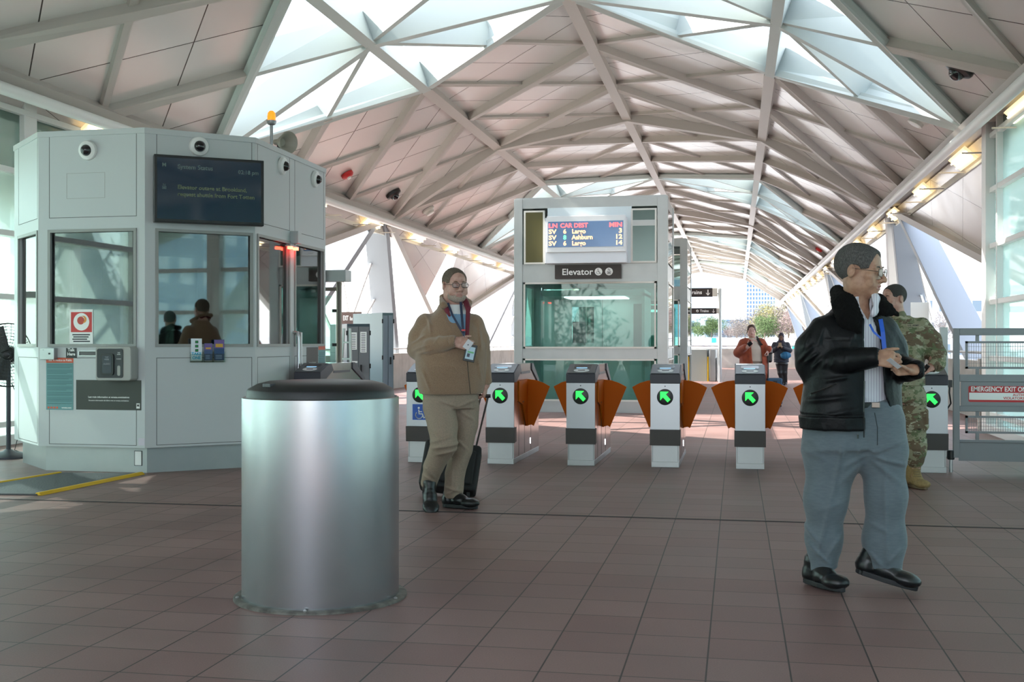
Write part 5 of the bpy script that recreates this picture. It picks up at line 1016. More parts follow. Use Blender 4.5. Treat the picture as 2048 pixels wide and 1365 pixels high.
def shoe(name, heel, yaw, pitch, L_, W_, m, ms, parent, h=.005, tall=.09, roll=0):
    R = rotz(yaw)@rotx(pitch); c = V3(*heel); T = lambda p: c+R@V3(*p)     # toe along -y
    E = lambda p, r, k=.02, op='u': Ell(T(p), r, k, op, R)
    P = [E((0,.0,.045), (W_*.46,.047,.046)), E((0,-L_*.33,.05), (W_*.48,L_*.25,.043)), E((0,-L_*.66,.040), (W_*.54,L_*.27,.037)), Cone(T((0,.005,.05)), T((0,-.01,tall)), W_*.40, W_*.42, .02), Cone(T((0,-.02,tall)), T((0,-L_*.4,.06)), W_*.33, W_*.36, .02)]
    o = grow(name, P, h, m, parent, disp=folds(.0016, 30, 30, 90, 30, 1))
    mb = MB(); n = 28; pts = []
    for k in range(n):
        a = 2*math.pi*k/n; x = math.sin(a)*W_*(.50 if math.cos(a) < 0 else .44)*(1-.12*(abs(math.cos(a)) < .35)); y = math.cos(a); pts.append((x, .042*y if y > 0 else y*(L_*.90)))
    vs = [T((x, y, z)) for z in (-.001, .024) for x, y in pts]; mb.add(vs, [tuple(range(n)), tuple(range(2*n-1, n-1, -1))]+[(k, n+k, n+(k+1) % n, (k+1) % n) for k in range(n)])
    sl = mb.build('shoe_sole', ms, parent, bevel=.004); return o
def skin(name, c, c2): return mat(name, c, .48, noise=(38, c2, .42, .62), sub=.06, bump=(420,.05))
M_LIP = mat('lips', (.42,.19,.16), .4)
def stripes(name, c1, c2, per, wd, rough=.7, vert=True):
    m = bpy.data.materials.new(name); m.use_nodes = True; n = m.node_tree; b = n.nodes['Principled BSDF']; L = n.links.new; tc = n.nodes.new('ShaderNodeTexCoord'); sp = n.nodes.new('ShaderNodeSeparateXYZ'); L(tc.outputs['Object'], sp.inputs[0])
    a = n.nodes.new('ShaderNodeMath'); a.operation = 'DIVIDE'; L(sp.outputs[0 if vert else 2], a.inputs[0]); a.inputs[1].default_value = per; f = n.nodes.new('ShaderNodeMath'); f.operation = 'FRACT'; L(a.outputs[0], f.inputs[0]); g = n.nodes.new('ShaderNodeMath'); g.operation = 'LESS_THAN'; g.inputs[1].default_value = wd; L(f.outputs[0], g.inputs[0])
    mx = n.nodes.new('ShaderNodeMix'); mx.data_type = 'RGBA'; L(g.outputs[0], mx.inputs['Factor']); mx.inputs['A'].default_value = (*c1, 1); mx.inputs['B'].default_value = (*c2, 1); L(mx.outputs['Result'], b.inputs['Base Color']); b.inputs['Roughness'].default_value = rough; return m
def camo(name):
    m = bpy.data.materials.new(name); m.use_nodes = True; n = m.node_tree; b = n.nodes['Principled BSDF']; L = n.links.new; tc = n.nodes.new('ShaderNodeTexCoord'); prev = (.25,.235,.15,1); last = None
    for i, (sc, th, col, st) in enumerate(((7, .50, (.125,.085,.05,1), (1,1,1.4)), (9, .56, (.12,.14,.07,1), (1,1,1.5)), (11, .60, (.36,.34,.25,1), (1,1,2)), (14, .63, (.05,.035,.025,1), (1,1,3.2)))):
        mp = n.nodes.new('ShaderNodeMapping'); mp.inputs['Scale'].default_value = st; mp.inputs['Location'].default_value = (i*3.1, i*1.7, i*5); L(tc.outputs['Object'], mp.inputs[0]); nz = n.nodes.new('ShaderNodeTexNoise'); nz.inputs['Scale'].default_value = sc; nz.inputs['Detail'].default_value = 4; nz.inputs['Roughness'].default_value = .62; L(mp.outputs[0], nz.inputs['Vector'])
        g = n.nodes.new('ShaderNodeMath'); g.operation = 'GREATER_THAN'; g.inputs[1].default_value = th; L(nz.outputs[0], g.inputs[0]); mx = n.nodes.new('ShaderNodeMix'); mx.data_type = 'RGBA'; L(g.outputs[0], mx.inputs['Factor']); mx.inputs['B'].default_value = col
        if last is None: mx.inputs['A'].default_value = prev
        else: L(last, mx.inputs['A'])
        last = mx.outputs['Result']
    L(last, b.inputs['Base Color']); b.inputs['Roughness'].default_value = .85; return m
def person(px, D, label):
    u = (px-1024)/F; p = pD(px, 0, D); e = empty('person', (p.x, p.y, 0), A-math.atan(u)*0, label, 'person'); e.rotation_euler = (0, 0, A-math.atan(u)); k = D/F
    return e, lambda x, y, d=0: V3((x-px)*k*1.0, d, EYE+(HY-y)*k)
# ---- man in the black leather jacket
pe, Q = person(1715, 5.68, 'grey haired person with glasses in a black leather jacket and grey trousers, holding a card')
SK = skin('tan_skin', (.44,.255,.17), (.36,.19,.125)); LIP = mat('lips_tan', (.36,.16,.13), .45)
R = rotz(math.radians(72))@rotx(math.radians(6)); hc = Q(1719, 541, -.02); sH = 1.10
hp, T, reg = head_prims(hc, R, sH, .004, (.0,-.0,1.34), .055)
lw = Q(1743, 714, -.23); rw = Q(1818, 738, -.16)
body = hp+[Loft([(.82,-.0,.02,.13,.10), (.9,0,.02,.15,.10), (1.1,0,.02,.15,.10), (1.3,0,.02,.17,.09), (1.36,0,.02,.08,.07)], math.radians(35), .03)]
body += fchain([(-.15,-.09,1.27), (-.215,-.05,1.11), lw-V3(.02,0,0)], [.05,.042,.027])+fchain([(.13,.10,1.27), (.175,.10,1.09), rw], [.05,.042,.027])
body += fchain([(-.09,0,.80), (-.155,.02,.45), (-.16,.04,.10)], [.08,.055,.04])+fchain([(.1,0,.80), (.135,.0,.45), (.12,.03,.12)], [.08,.055,.04])
body += hand_prims(lw, (1,-.12,-.10), (.05,1,-.45), (.1,-.25,1) if False else (.1,.1,1), .98, ((.45,.75,.5), (.55,.8,.5), (.65,.85,.5), (.75,.9,.5)), (.25,.35))
body += hand_prims(rw, (-1,-.35,-.05), (.15,-.4,.9), (.2,-.9,-.4) if False else (-.1,-.85,-.5), .98, ((.8,.95,.6), (.9,1.0,.6), (1.0,1.0,.6), (1.1,1.0,.6)), (.5,.5))
grow('body', body, .0042, [SK, LIP], pe, region=reg)
face_bits(T, R, sH, pe, mat('iris_dark', (.03,.015,.01), .2), mat('grey_brow', (.10,.09,.08), .8), (mat('gold_wire', (.12,.10,.08), .35, .7), .0235, .0165, .0015))
hair_cap(T, R, sH, .004, mat('grey_hair', (.045,.042,.042), .85, noise=(230,(.13,.125,.12),.35,.7,(1,1,.4)), bump=(500,.4)), pe, extra=(((0,-.045,.068), (.052,.04,.030)),), thick=.008)
YA_ = math.radians(35)
xr = lambda Z: np.interp(Z, [.76,.98,1.15,1.36], [.195,.125,.115,.10])
LEA = mat('black_leather', (.005,.006,.007), .42, spec=.20, bump=(30,.35))
jk = [Loft([(.795,-.03,.0,.255,.175), (.86,-.03,.0,.262,.178), (1.0,-.025,.0,.25,.165), (1.15,-.01,.0,.235,.155), (1.25,-.01,.01,.215,.14), (1.31,-.01,.02,.18,.12), (1.36,-.01,.03,.15,.10), (1.41,0,.035,.11,.08)], YA_, .04)]
slv = fchain([(-.160,-.09,1.275), (-.212,-.09,1.19), (-.222,-.07,1.115)], [.074,.074,.070], .05)+fchain([(-.222,-.07,1.115), (-.07,-.17,1.13), lw+V3(.003,0,.0)], [.070,.060,.050], .012)
slv += fchain([(.125,.10,1.275), (.160,.12,1.19), (.175,.10,1.10)], [.070,.066,.062], .05)+fchain([(.175,.10,1.10), (.23,-.03,1.09), rw+V3(.012,.015,0)], [.062,.055,.048], .03)
jk += [Fn(lambda X, Y, Z: np.maximum(np.maximum(np.maximum(.032-X, X-xr(Z)), Y+.04), np.maximum(Z-1.39, -Z+.5)), (.0,-.5,.5), (.25,.05,1.42), 's', .006)]
jk += [Loft([(.5,-.0,.012,.20,.125), (1.0,0,.012,.195,.12), (1.30,0,.02,.16,.095), (1.5,0,.03,.06,.06)], YA_, .006, 's')]
jk += slv+[Cone(lw+V3(-.03,.01,0), lw+V3(.09,-.02,0), .034, .036, .004, 's'), Cone(rw+V3(.03,.02,0), rw+V3(-.06,-.05,0), .033, .035, .004, 's')]
band = lambda X, Y, Z: -.004*((Z < .865) & (Z > .8))+.005*np.exp(-((Z-.868)/.004)**2)
seam = lambda X, Y, Z: .003*np.exp(-((Z-1.235)/.004)**2)*(np.abs(X) < .16)*(Y < .05)
slf = lambda X, Y, Z: (folds(.006, 38, -20, 22, 14, 2)(X, Y, Z))*np.clip((-.02-X)/.05, 0, 1)*np.clip((1.21-Z)/.05, 0, 1)*np.clip((Z-1.03)/.04, 0, 1)
jo = grow('leather_jacket', jk, .0058, LEA, pe, disp=addf(folds(.0030, 16, 12, 10, 9, 1), band, seam, lines([(Q(a,b), Q(c,d), am, w_) for a,b,c,d,am,w_ in
    ((1603,724,1632,691,.010,.009),(1614,727,1640,706,.010,.008),(1630,737,1648,716,.009,.008),(1652,735,1656,714,.008,.007),(1667,733,1673,711,.007,.007),(1612,700,1625,668,.008,.010),(1640,690,1650,655,.008,.010),(1690,735,1694,708,.005,.006),
     (1620,800,1700,790,.006,.012),(1650,830,1715,815,.005,.012),(1700,690,1712,660,.007,.010),(1655,760,1700,752,.006,.010))])), smooth=1)
mb = MB(); a, b = Q(1630, 783, -.27), Q(1672, 762, -.245)
mb.tube([Q(1628,786,-.205), Q(1650,777,-.225), Q(1676,765,-.23)], .0045, 6); mb.tube([Q(1628,786,-.208), Q(1627,790,-.208)], .004, 6); mb.build('pocket_zip', mat('dark_zip', (.06,.06,.06), .3, .8), pe)
mb = MB(); mb.tube([Q(1727,870,-.165), Q(1727,820,-.185), Q(1728,760,-.185)], .0035, 6); mb.tube([Q(1716,864,-.17), Q(1716,872,-.17)], .005, 6); mb.build('zip', mat('dark_zip'), pe)
FUR = mat('black_fur', (.004,.004,.004), .95, bump=(220,1.0), spec=.2)
fl_ = [Cone(Q(1684,592,.03), Q(1691,612,-.08), .040, .054, .03), Cone(Q(1691,612,-.08), Q(1700,640,-.115), .054, .060, .03, 'u', ((.3,-1,0), .7)), Cone(Q(1700,640,-.115), Q(1716,662,-.135), .050, .020, .03, 'u', ((.3,-1,0), .7)), Cone(Q(1676,582,.08), Q(1700,592,.12), .032, .032, .03), Cone(Q(1700,592,.12), Q(1740,592,.11), .030, .030, .03), Cone(Q(1740,592,.11), Q(1757,603,.02), .028, .030, .03), Cone(Q(1755,603,.02), Q(1766,618,-.055), .026, .034, .03, 'u', ((.3,-1,.3), .6)), Cone(Q(1766,618,-.055), Q(1790,630,-.03), .034, .012, .02, 'u', ((.3,-1,.3), .6)), Cone(Q(1676,585,.06), Q(1680,602,-.04), .03, .036, .03)]
fl_ += [Cone(Q(1716,560,.02), Q(1716,650,-.01), .056, .060, .006, 's')]
grow('fur_collar', fl_, .005, FUR, pe, disp=lambda X, Y, Z: .003*np.sin(170*X+40*Z)*np.sin(160*Y+30)*np.sin(180*Z))
SH = stripes('striped_shirt', (.66,.66,.72), (.30,.27,.38), .0125, .16)
sh = [Loft([(.90,-.0,.005,.19,.118), (1.0,0,.005,.20,.128), (1.15,0,.005,.195,.12), (1.28,0,.015,.165,.095), (1.34,0,.02,.11,.085), (1.37,0,.02,.09,.075)], YA_, .02), Cone((0,.0,1.36), Q(1716,604,.0), .072, .069, .01)]
sh += [Cone(Q(1728,628,-.05), Q(1712,590,-.03), .036, .03, .02), Cone(Q(1742,622,-.085), Q(1747,598,-.05), .030, .026, .02), Cone(Q(1743,628,-.095), Q(1752,622,-.07), .020, .012, .01)]
sh += [Cone(Q(1716,560,-.02), (0,-.0,1.33), .058, .060, .004, 's'), Fn(lambda X, Y, Z: np.maximum(np.maximum(np.abs(X-.045-(1.36-Z)*.10)-np.clip((Z-1.33)*.45, 0, .03), Y+.03), 1.32-Z), (-.1,-.3,1.29), (.2,.1,1.5), 's', .004)]
grow('shirt', sh, .005, SH, pe, disp=folds(.003, 10, 8, 22, 8, 3))
mb = MB(); mb.tube([Q(1752,633,-.150), Q(1752,700,-.165), Q(1752,806,-.16)], .003, 6) if False else None
BT = mat('black_belt', (.012,.012,.013), .35); grow('belt', [Loft([(.903,0,.005,.196,.126), (.933,0,.005,.196,.126)], YA_, .004)], .005, BT, pe, smooth=0)
bc = Q(1749, 807, -.145); mb = MB(); mb.box(bc[0]-.02, bc[0]+.02, bc[1]-.012, bc[1], bc[2]-.014, bc[2]+.014, None); mb.build('buckle', mat('buckle_steel', (.18,.16,.14), .35, 1), pe, bevel=.003)
GT = mat('grey_wool', (.105,.135,.155), .85, noise=(120,(.125,.155,.175),.35,.65,(.25,.25,1)), sheen=.2)
tr = [Loft([(.70,-.02,.0,.215,.15), (.80,-.02,.0,.215,.15), (.90,-.005,.005,.20,.13), (.925,-.0,.005,.194,.124)], math.radians(28), .05)]
tr += fchain([Q(1672,850,-.01), Q(1668,900,-.02), Q(1654,1000,-.03), Q(1650,1080,.0), Q(1649,1138,.01)], [.150,.138,.098,.082,.068], .05, 'u', ((.3,1,0), .88))
tr += fchain([Q(1752,850,.01), Q(1762,900,.0), Q(1769,990,.0), Q(1766,1080,.03), Q(1766,1138,.04)], [.135,.110,.092,.096,.086], .05, 'u', ((.3,1,0), .88))
tr += [Box_(Q(1650,1190,0), (.12,.2,.100), .0, .004, 's', roty(-.30)), Box_(Q(1772,1186,.03), (.13,.2,.112), .0, .004, 's', roty(.05))]
crease = lambda X, Y, Z: -.004*np.exp(-((X+.155-(Z-.42)*.02-.02)/.008)**2)*(Y < 0)*(Z < .72)
grow('trousers', tr, .0065, GT, pe, disp=addf(folds(.003, 12, 8, 22, 7, 2, .05, .30), folds(.002, 25, 25, 9, 8, 1), lines([(Q(a,b), Q(c,d), am, w_) for a,b,c,d,am,w_ in
    ((1690,880,1664,1000,.011,.012),(1664,1000,1642,1100,.012,.012),(1765,930,1772,1130,.009,.012),(1742,902,1802,878,.012,.010),(1740,908,1806,925,.012,.011),(1740,915,1795,960,.010,.012),(1735,905,1690,930,.009,.012),(1735,912,1680,965,.008,.014),
     (1610,1050,1645,1088,.012,.011),(1622,1090,1662,1128,.012,.010),(1680,1075,1655,1118,.010,.010),(1735,1040,1775,1060,.008,.012),(1737,1100,1760,1128,.010,.010),(1800,1090,1772,1120,.009,.010),(1610,900,1650,915,.006,.014),(1690,1000,1640,1020,.007,.012))])))
mb = MB(); mb.tube([Q(1747,822,-.148), Q(1752,850,-.155), Q(1752,885,-.148)], .0022, 5); mb.build('fly_seam', mat('dark_thread', (.03,.04,.045), .8), pe)
BL = mat('black_shoe_leather', (.010,.011,.012), .32); SO = mat('black_sole', (.015,.016,.018), .6)
s1 = gp(1660, 1178)
shoe('shoe', Q(1628,1172,.05)*V3(1,1,0)+V3(0,.0,.012), math.radians(38), 0, .275, .118, BL, SO, pe, tall=.115)
shoe('shoe', V3(.03,.03,.075), math.radians(80), math.radians(-0) if False else math.radians(14), .29, .116, BL, SO, pe, tall=.115)
# lanyard and the card in the fingers
mb = MB(); 
def ribbon(mb, pts, w_, t=.002):
    for a, b in zip(pts, pts[1:]): mb.bar(a, b, w_, t, up=(0,-1,0))
ribbon(mb, [Q(1738,650,-.125), Q(1745,665,-.142), Q(1756,675,-.147), Q(1764,681,-.15)], .010); ribbon(mb, [Q(1758,640,-.11), Q(1762,665,-.14), Q(1765,700,-.155)], .020); tag(mb.build('lanyard', mat('blue_lanyard', (.01,.10,.55), .5)), 'bright blue lanyard round the neck of the person in the leather jacket', 'lanyard').parent = pe
for o in list(pe.children):
    if o.name.startswith('lanyard'): del o['category']; del o['label']
ce_ = Q(1781, 725, -.295); ca = link(bpy.data.objects.new('fare_card', bpy.data.meshes.new('fare_card'))); bm = bmesh.new(); bmesh.ops.create_cube(bm, size=1); bm.to_mesh(ca.data); bm.free(); ca.scale = (.066,.0012,.034); ca.data.materials.append(mat('card_white', (.62,.62,.66), .3)); tag(ca, 'small pale fare card pinched between the hands of the person in the leather jacket', 'card')
ca.location = pe.matrix_basis @ Vector(ce_); ca.rotation_euler = (math.radians(66), math.radians(38), pe.rotation_euler.z+.3)
# ---- man in the brown fleece jacket
pb, Q = person(897, 8.45, 'heavy person with glasses and grey beard in a brown fleece jacket pulling a suitcase')
SK2 = skin('fair_skin', (.56,.33,.27), (.47,.25,.20)); R = rotz(math.radians(22))@rotx(math.radians(1)); hc = Q(909, 570, .0); sH = 1.07
hp, T, reg = head_prims(hc, R, sH, .011, (.03,.02,1.44), .068)
lw = Q(908, 684, -.24); rw = Q(972, 770, .02); yb = math.radians(24)
body = hp+[Loft([(.82,0,.02,.17,.13), (1.1,0,.02,.19,.14), (1.4,0.02,.02,.17,.10), (1.46,.02,.02,.09,.08)], yb, .03)]
body += fchain([(-.155,-.02,1.355), (-.215,.0,1.16), lw-V3(.03,0,0)], [.055,.05,.030])+fchain([(.175,.02,1.355), (.23,.05,1.14), rw], [.055,.045,.030])
body += fchain([Q(878,815,-.05), Q(888,885,-.15), Q(858,966,.0)], [.08,.055,.035])+fchain([Q(930,815,.03), Q(923,900,.04), Q(907,985,.06)], [.08,.055,.04])
body += hand_prims(lw, (1,-.1,-.18), (.0,1,-.3), (.0,.1,1), 1.0, ((.3,.5,.4), (.4,.6,.4), (.5,.7,.5), (.6,.8,.5)), (.3,.3)); body += hand_prims(rw, (-.12,.0,-1), (-.9,.2,.1), (.1,-1,0), .98, ((1.0,1.3,.8),)*4, (.7,.7))
grow('body', body, .0048, [SK2, mat('lips_fair', (.45,.22,.19), .5)], pb, region=reg)
face_bits(T, R, sH, pb, mat('iris_blue', (.08,.13,.18), .2), mat('brown_brow', (.12,.07,.04), .8), (mat('dark_frames', (.03,.025,.03), .35), .0235, .0155, .0021))
hair_cap(T, R, sH, .0048, mat('brown_grey_hair', (.10,.07,.05), .85, noise=(220,(.17,.13,.10),.4,.65,(1,1,.4)), bump=(500,.4)), pb, face=(0,-.112,-.004), fr=(.082,.080,.102), thick=.006)
bd = [Ell(T((0,-.060,-.092)), V3(.052,.034,.034)*sH, .01, 'u', R), Ell(T((-.045,-.035,-.07)), V3(.022,.038,.038)*sH, .02, 'u', R), Ell(T((.045,-.035,-.07)), V3(.022,.038,.038)*sH, .02, 'u', R), Cone(T((-.028,-.083,-.072)), T((-.020,-.090,-.058)), .006, .005, .01), Cone(T((.028,-.083,-.072)), T((.020,-.090,-.058)), .006, .005, .01), Cone(T((-.02,-.090,-.0565)), T((.02,-.090,-.0565)), .0050, .0050, .006), Ell(T((0,-.1,-.070)), V3(.026,.020,.011)*sH, .004, 's', R)]
grow('beard', bd, .0045, mat('grey_beard', (.36,.27,.22), .85, noise=(160,(.50,.42,.37),.4,.65), bump=(350,.7)), pb, disp=lambda X, Y, Z: .0008*np.sin(400*X)*np.sin(380*Z+9*X))
FL = mat('brown_fleece', (.32,.205,.13), .95, noise=(160,(.26,.16,.10),.35,.65), bump=(260,.5), sheen=.4); jz = math.radians(30)
jk = [Loft([(.845,.02,.0,.235,.185), (.88,.02,.0,.245,.195), (1.05,.02,-.01,.262,.21), (1.2,.02,.0,.262,.195), (1.31,.02,.01,.235,.165), (1.38,.02,.02,.195,.135), (1.43,.02,.02,.145,.115), (1.47,.02,.02,.105,.095), (1.50,.02,.02,.09,.085)], math.radians(18), .04)]
slv = fchain([(-.165,-.0,1.355), (-.212,.02,1.26), (-.225,.02,1.175)], [.080,.080,.078], .025)+fchain([(-.225,.02,1.175), (-.12,-.16,1.19), lw+V3(-.012,0,0)], [.078,.064,.048], .012)
slv += fchain([(.185,.03,1.355), (.225,.04,1.24), (.238,.05,1.14)], [.078,.074,.07], .022)+fchain([(.238,.05,1.14), (.258,.03,1.0), rw+V3(.0,0,.03)], [.070,.058,.046], .008)
cl_ = [Cone(Q(884,600,.02), Q(887,612,-.09), .022, .03, .02), Cone(Q(884,594,.06), Q(900,588,.11), .022, .022, .02), Cone(Q(900,588,.11), Q(925,592,.10), .022, .022, .02), Cone(Q(925,592,.10), Q(937,606,.0), .022, .022, .02), Cone(Q(937,606,.0), Q(937,618,-.07), .022, .018, .02)]
jk += cl_+[Cone(Q(909,560,.01), (.025,.0,1.42), .066, .072, .006, 's'), Fn(lambda X, Y, Z: np.maximum(np.maximum(np.abs(X-.07-(1.5-Z)*.22)-np.clip((Z-1.17)*.17, 0, .055), Y+.03), 1.175-Z), (-.1,-.4,1.16), (.25,.05,1.56), 's', .008)]
jk += slv+[Cone(lw+V3(-.03,0,0), lw+V3(.09,-.02,0), .034, .034, .004, 's'), Cone(rw+V3(0,0,.03), rw+V3(0,0,-.08), .033, .033, .004, 's')]
slf = lambda X, Y, Z: (folds(.007, 45, -20, 25, 14, 2)(X, Y, Z))*np.clip((-.05-X)/.05, 0, 1)*np.clip((1.3-Z)/.05, 0, 1)*np.clip((Z-1.1)/.04, 0, 1)
zl = lambda X, Y, Z: .004*np.exp(-((X-.145-(1.1-Z)*.03)/.005)**2)*(Y < -.05)*(Z < 1.19)+.004*np.exp(-((X+.118-(Z-.97)*.10)/.005)**2)*(Y < -.05)*(Z < 1.12)*(Z > .87)
grow('fleece_jacket', jk, .0062, FL, pb, disp=addf(folds(.003, 12, 8, 9, 7, 1), lines([(Q(a,b), Q(c,d), am, w_) for a,b,c,d,am,w_ in
    ((822,690,850,672,.009,.010),(826,702,858,690,.009,.009),(835,708,866,700,.008,.008),(858,640,863,668,.010,.010),(850,630,866,655,.008,.010),(868,690,880,672,.006,.008),(845,740,862,780,.007,.012),(958,650,962,700,.009,.010),(900,730,925,745,.005,.014),(955,720,962,760,.007,.010),(890,640,905,665,.005,.014))])))
ZB = mat('brown_zip', (.07,.045,.03), .6); mb = MB(); mb.tube([Q(933,716,-.205), Q(936,750,-.198), Q(940,786,-.175)], .0035, 6); mb.build('zip', ZB, pb)
mb = MB(); mb.tube([Q(872,710,-.165), Q(870,740,-.17), Q(864,770,-.16)], .0035, 6); mb.build('pocket_zip', ZB, pb)
MR = mat('maroon_lining', (.16,.018,.035), .8); mb = MB(); grow('jacket_lining', [Cone(Q(887,602,.0), Q(894,622,-.10), .020, .018, .02), Cone(Q(894,622,-.10), Q(899,632,-.118), .016, .01, .01), Cone(Q(931,603,.0), Q(936,618,-.09), .022, .020, .02), Cone(Q(936,618,-.09), Q(933,680,-.175), .018, .014, .01), Cone(Q(890,598,.06), Q(925,598,.08), .02, .02, .02)]+[Cone(Q(909,560,.01), (.025,.0,1.42), .062, .066, .004, 's')], .0055, MR, pb)
grow('shirt', [Loft([(1.05,.03,-.01,.17,.15), (1.3,.03,.0,.17,.145), (1.42,.03,.01,.13,.11), (1.50,.03,.015,.085,.085)], yb, .02), Cone(Q(909,560,.01), (.025,.0,1.44), .060, .064, .004, 's')], .006, [mat('pale_blue_shirt', (.22,.38,.56), .8), mat('white_undershirt', (.75,.75,.76), .8)], pb, region=lambda x, y, z: (z > 1.43).astype(int))
KH = mat('khaki_cotton', (.34,.25,.19), .85, noise=(120,(.27,.21,.16),.35,.65)); tr = [Loft([(.74,.015,.0,.19,.14), (.80,.015,.0,.205,.155), (.88,.015,.0,.205,.155)], math.radians(10), .03)]
tr += fchain([Q(878,815,-.05), Q(886,850,-.10), Q(888,885,-.15), Q(868,930,-.07), Q(858,966,.0)], [.118,.108,.094,.072,.060], .018)+fchain([Q(930,815,.03), Q(930,850,.04), Q(923,900,.04), Q(910,950,.06), Q(907,990,.06)], [.108,.096,.080,.072,.072], .018)
tr += [Box_(Q(855,992,.03), (.12,.2,.075), .0, .004, 's', rotx(.3)), Box_(Q(907,1020,.03), (.12,.2,.078), .0, .004, 's')]
grow('trousers', tr, .0068, KH, pb, disp=addf(folds(.002, 14, 22, 12, 6, 5), lines([(Q(a,b), Q(c,d), am, w_) for a,b,c,d,am,w_ in
    ((862,880,905,868,.011,.010),(864,892,915,884,.012,.010),(872,905,914,896,.010,.009),(866,862,880,872,.009,.010),(914,812,880,800,.009,.010),(916,812,952,798,.009,.009),(916,820,948,840,.008,.010),(848,930,872,955,.009,.010),(846,948,870,962,.008,.008),(888,975,925,985,.011,.008),(892,990,915,978,.010,.008),(905,900,903,970,.007,.008),(915,880,935,900,.008,.009))])))
shoe('shoe', V3(-.145,.03,.115), math.radians(6), math.radians(38), .275, .112, BL, SO, pb, tall=.11, h=.0055)
shoe('shoe', V3(.0,.07,.006), math.radians(58), 0, .28, .112, BL, SO, pb, tall=.10, h=.0055)
mb = MB(); LY = mat('navy_lanyard', (.02,.03,.07), .5); ribbon(mb, [Q(896,607,-.085), Q(905,632,-.155), Q(918,655,-.195), Q(926,668,-.215)], .015); ribbon(mb, [Q(921,605,-.10), Q(923,632,-.165), Q(926,668,-.215)], .018); ribbon(mb, [Q(926,668,-.215), Q(928,690,-.225)], .012); o = mb.build('lanyard', LY, pb)
mb = MB(); c = Q(926, 662, -.222); mb.box(c[0]-.014, c[0]+.014, c[1]-.008, c[1]+.004, c[2]-.004, c[2]+.008); mb.build('lanyard_clip', M_RED, pb)
def flatthing(name, q, w_, h_, m, lb, cat, rx, ry, pf_):
    e = empty(name, label=lb, cat=cat); e.location = pf_.matrix_basis @ Vector(q); e.rotation_euler = (rx, ry, pf_.rotation_euler.z); mb = MB(); mb.box(-w_/2, w_/2, -.004, .004, -h_/2, h_/2); mb.build('case', m, e, bevel=.003); return e
e = flatthing('badge_holder', Q(939,706,-.262), .082, .125, M_BLACK, 'black badge holder with pale card hanging on the brown jacket', 'badge', 0, math.radians(12), pb); mb = MB(); mb.box(-.030,.030,-.0055,-.004,-.045,.045); mb.m(1); mb.box(-.02,.025,-.006,-.0055,.0,.012); mb.m(2); mb.box(-.02,-.0,-.006,-.0055,-.03,-.005); mb.build('badge_card', [mat('badge_pale', (.42,.58,.68), .3), mat('badge_green', (.15,.45,.2), .4), mat('badge_dark', (.04,.05,.08), .4)], e)
e = flatthing('fare_card', Q(935,690,-.272), .05, .07, mat('card_white'), 'white card in the fingers of the person in the brown jacket', 'card', .1, math.radians(35), pb); mb = MB(); mb.box(-.004,.004,-.0055,-.004,-.004,.004); mb.build('print_spot', M_DARK, e)
# suitcase behind him
c = pD(893, 0, 9.02); su = empty('suitcase', (c.x, c.y, .0), A+.02, 'black soft suitcase on wheels pulled behind the person in the brown jacket', 'suitcase'); TL = Matrix.Translation((0,.02,.035)) @ Matrix.Rotation(math.radians(-24), 4, 'X') @ Matrix.Rotation(math.radians(8), 4, 'Y')
SU = mat('suitcase_fabric', (.010,.010,.011), .7, bump=(300,.3)); mb = MB(); mb.box(-.225,.225,-.10,.12,.02,.40,TL); mb.build('shell', SU, su, bevel=.03, seg=4)
mb = MB(); mb.box(-.19,.19,-.13,-.10,.06,.34,TL); mb.build('front_pocket', SU, su, bevel=.02, seg=3)
for x in (-.17, .17):
    mb = MB(); p = TL @ Vector((x, -.02, .015)); M = Matrix.Translation((p.x, p.y, .03)) @ Matrix.Rotation(math.pi/2, 4, 'Y'); mb.lathe([(.028,-.012), (.03,-.008), (.03,.008), (.028,.012)], 16, M=M); mb.build('wheel', M_RUBBER, su, smooth=30)
hh = su.matrix_basis.inverted() @ (pb.matrix_basis @ Vector(tuple(rw+V3(-.01,.0,-.085)))); mb = MB(); q0 = TL @ Vector((.10, .13, .38)); q1 = TL @ Vector((.16, .13, .38)); dx = Vector((.03,0,0)); mb.tube([q0, hh-dx*.9], .008, 8); mb.tube([q1, hh+dx*.9], .008, 8); mb.build('pull_rods', M_STEEL, su, smooth=30); mb = MB(); mb.tube([hh-dx*1.5, hh+dx*1.5], .014, 10); mb.build('grip', M_BLACK, su, smooth=30)
# ---- soldier
pS, Q = person(1815, 9.71, 'person in camouflage uniform and tan boots, phone in hand, beside the last fare gate')
SK3 = skin('ruddy_skin', (.50,.28,.22), (.42,.21,.165)); R = rotz(math.radians(-48)); hc = Q(1789, 597, .0); sH = 1.05
hp, T, reg = head_prims(hc, R, sH, .003, (-.07,.02,1.38), .062)
rw = Q(1856, 735, -.17); lw = Q(1775, 740, -.10)
body = hp+[Loft([(.7,-.06,.02,.15,.11), (1.1,-.06,.02,.17,.12), (1.38,-.07,.02,.17,.10), (1.44,-.07,.02,.08,.07)], 0, .03)]
body += fchain([(.10,.02,1.36), (.22,.03,1.11), rw+V3(.01,0,0)], [.055,.045,.030])+fchain([(-.25,.02,1.36), (-.30,.03,1.11), lw], [.055,.045,.030])+fchain([(.03,0,.85), (.05,.0,.45), (.06,.02,.1)], [.09,.06,.04])+fchain([(-.15,0,.85), (-.12,.05,.45), (-.14,.15,.12)], [.09,.06,.04])
body += hand_prims(rw, (-.75,-.45,-.35), (-.3,.1,1) if False else (.1,-.5,.8), (-.3,.8,.3), 1.0, ((.6,.7,.4),)*4, (.5,.4))+hand_prims(lw, (.1,-.2,-1), (1,0,0), (0,-1,0), 1.0)
grow('body', body, .0055, [SK3, M_LIP], pS, region=reg)
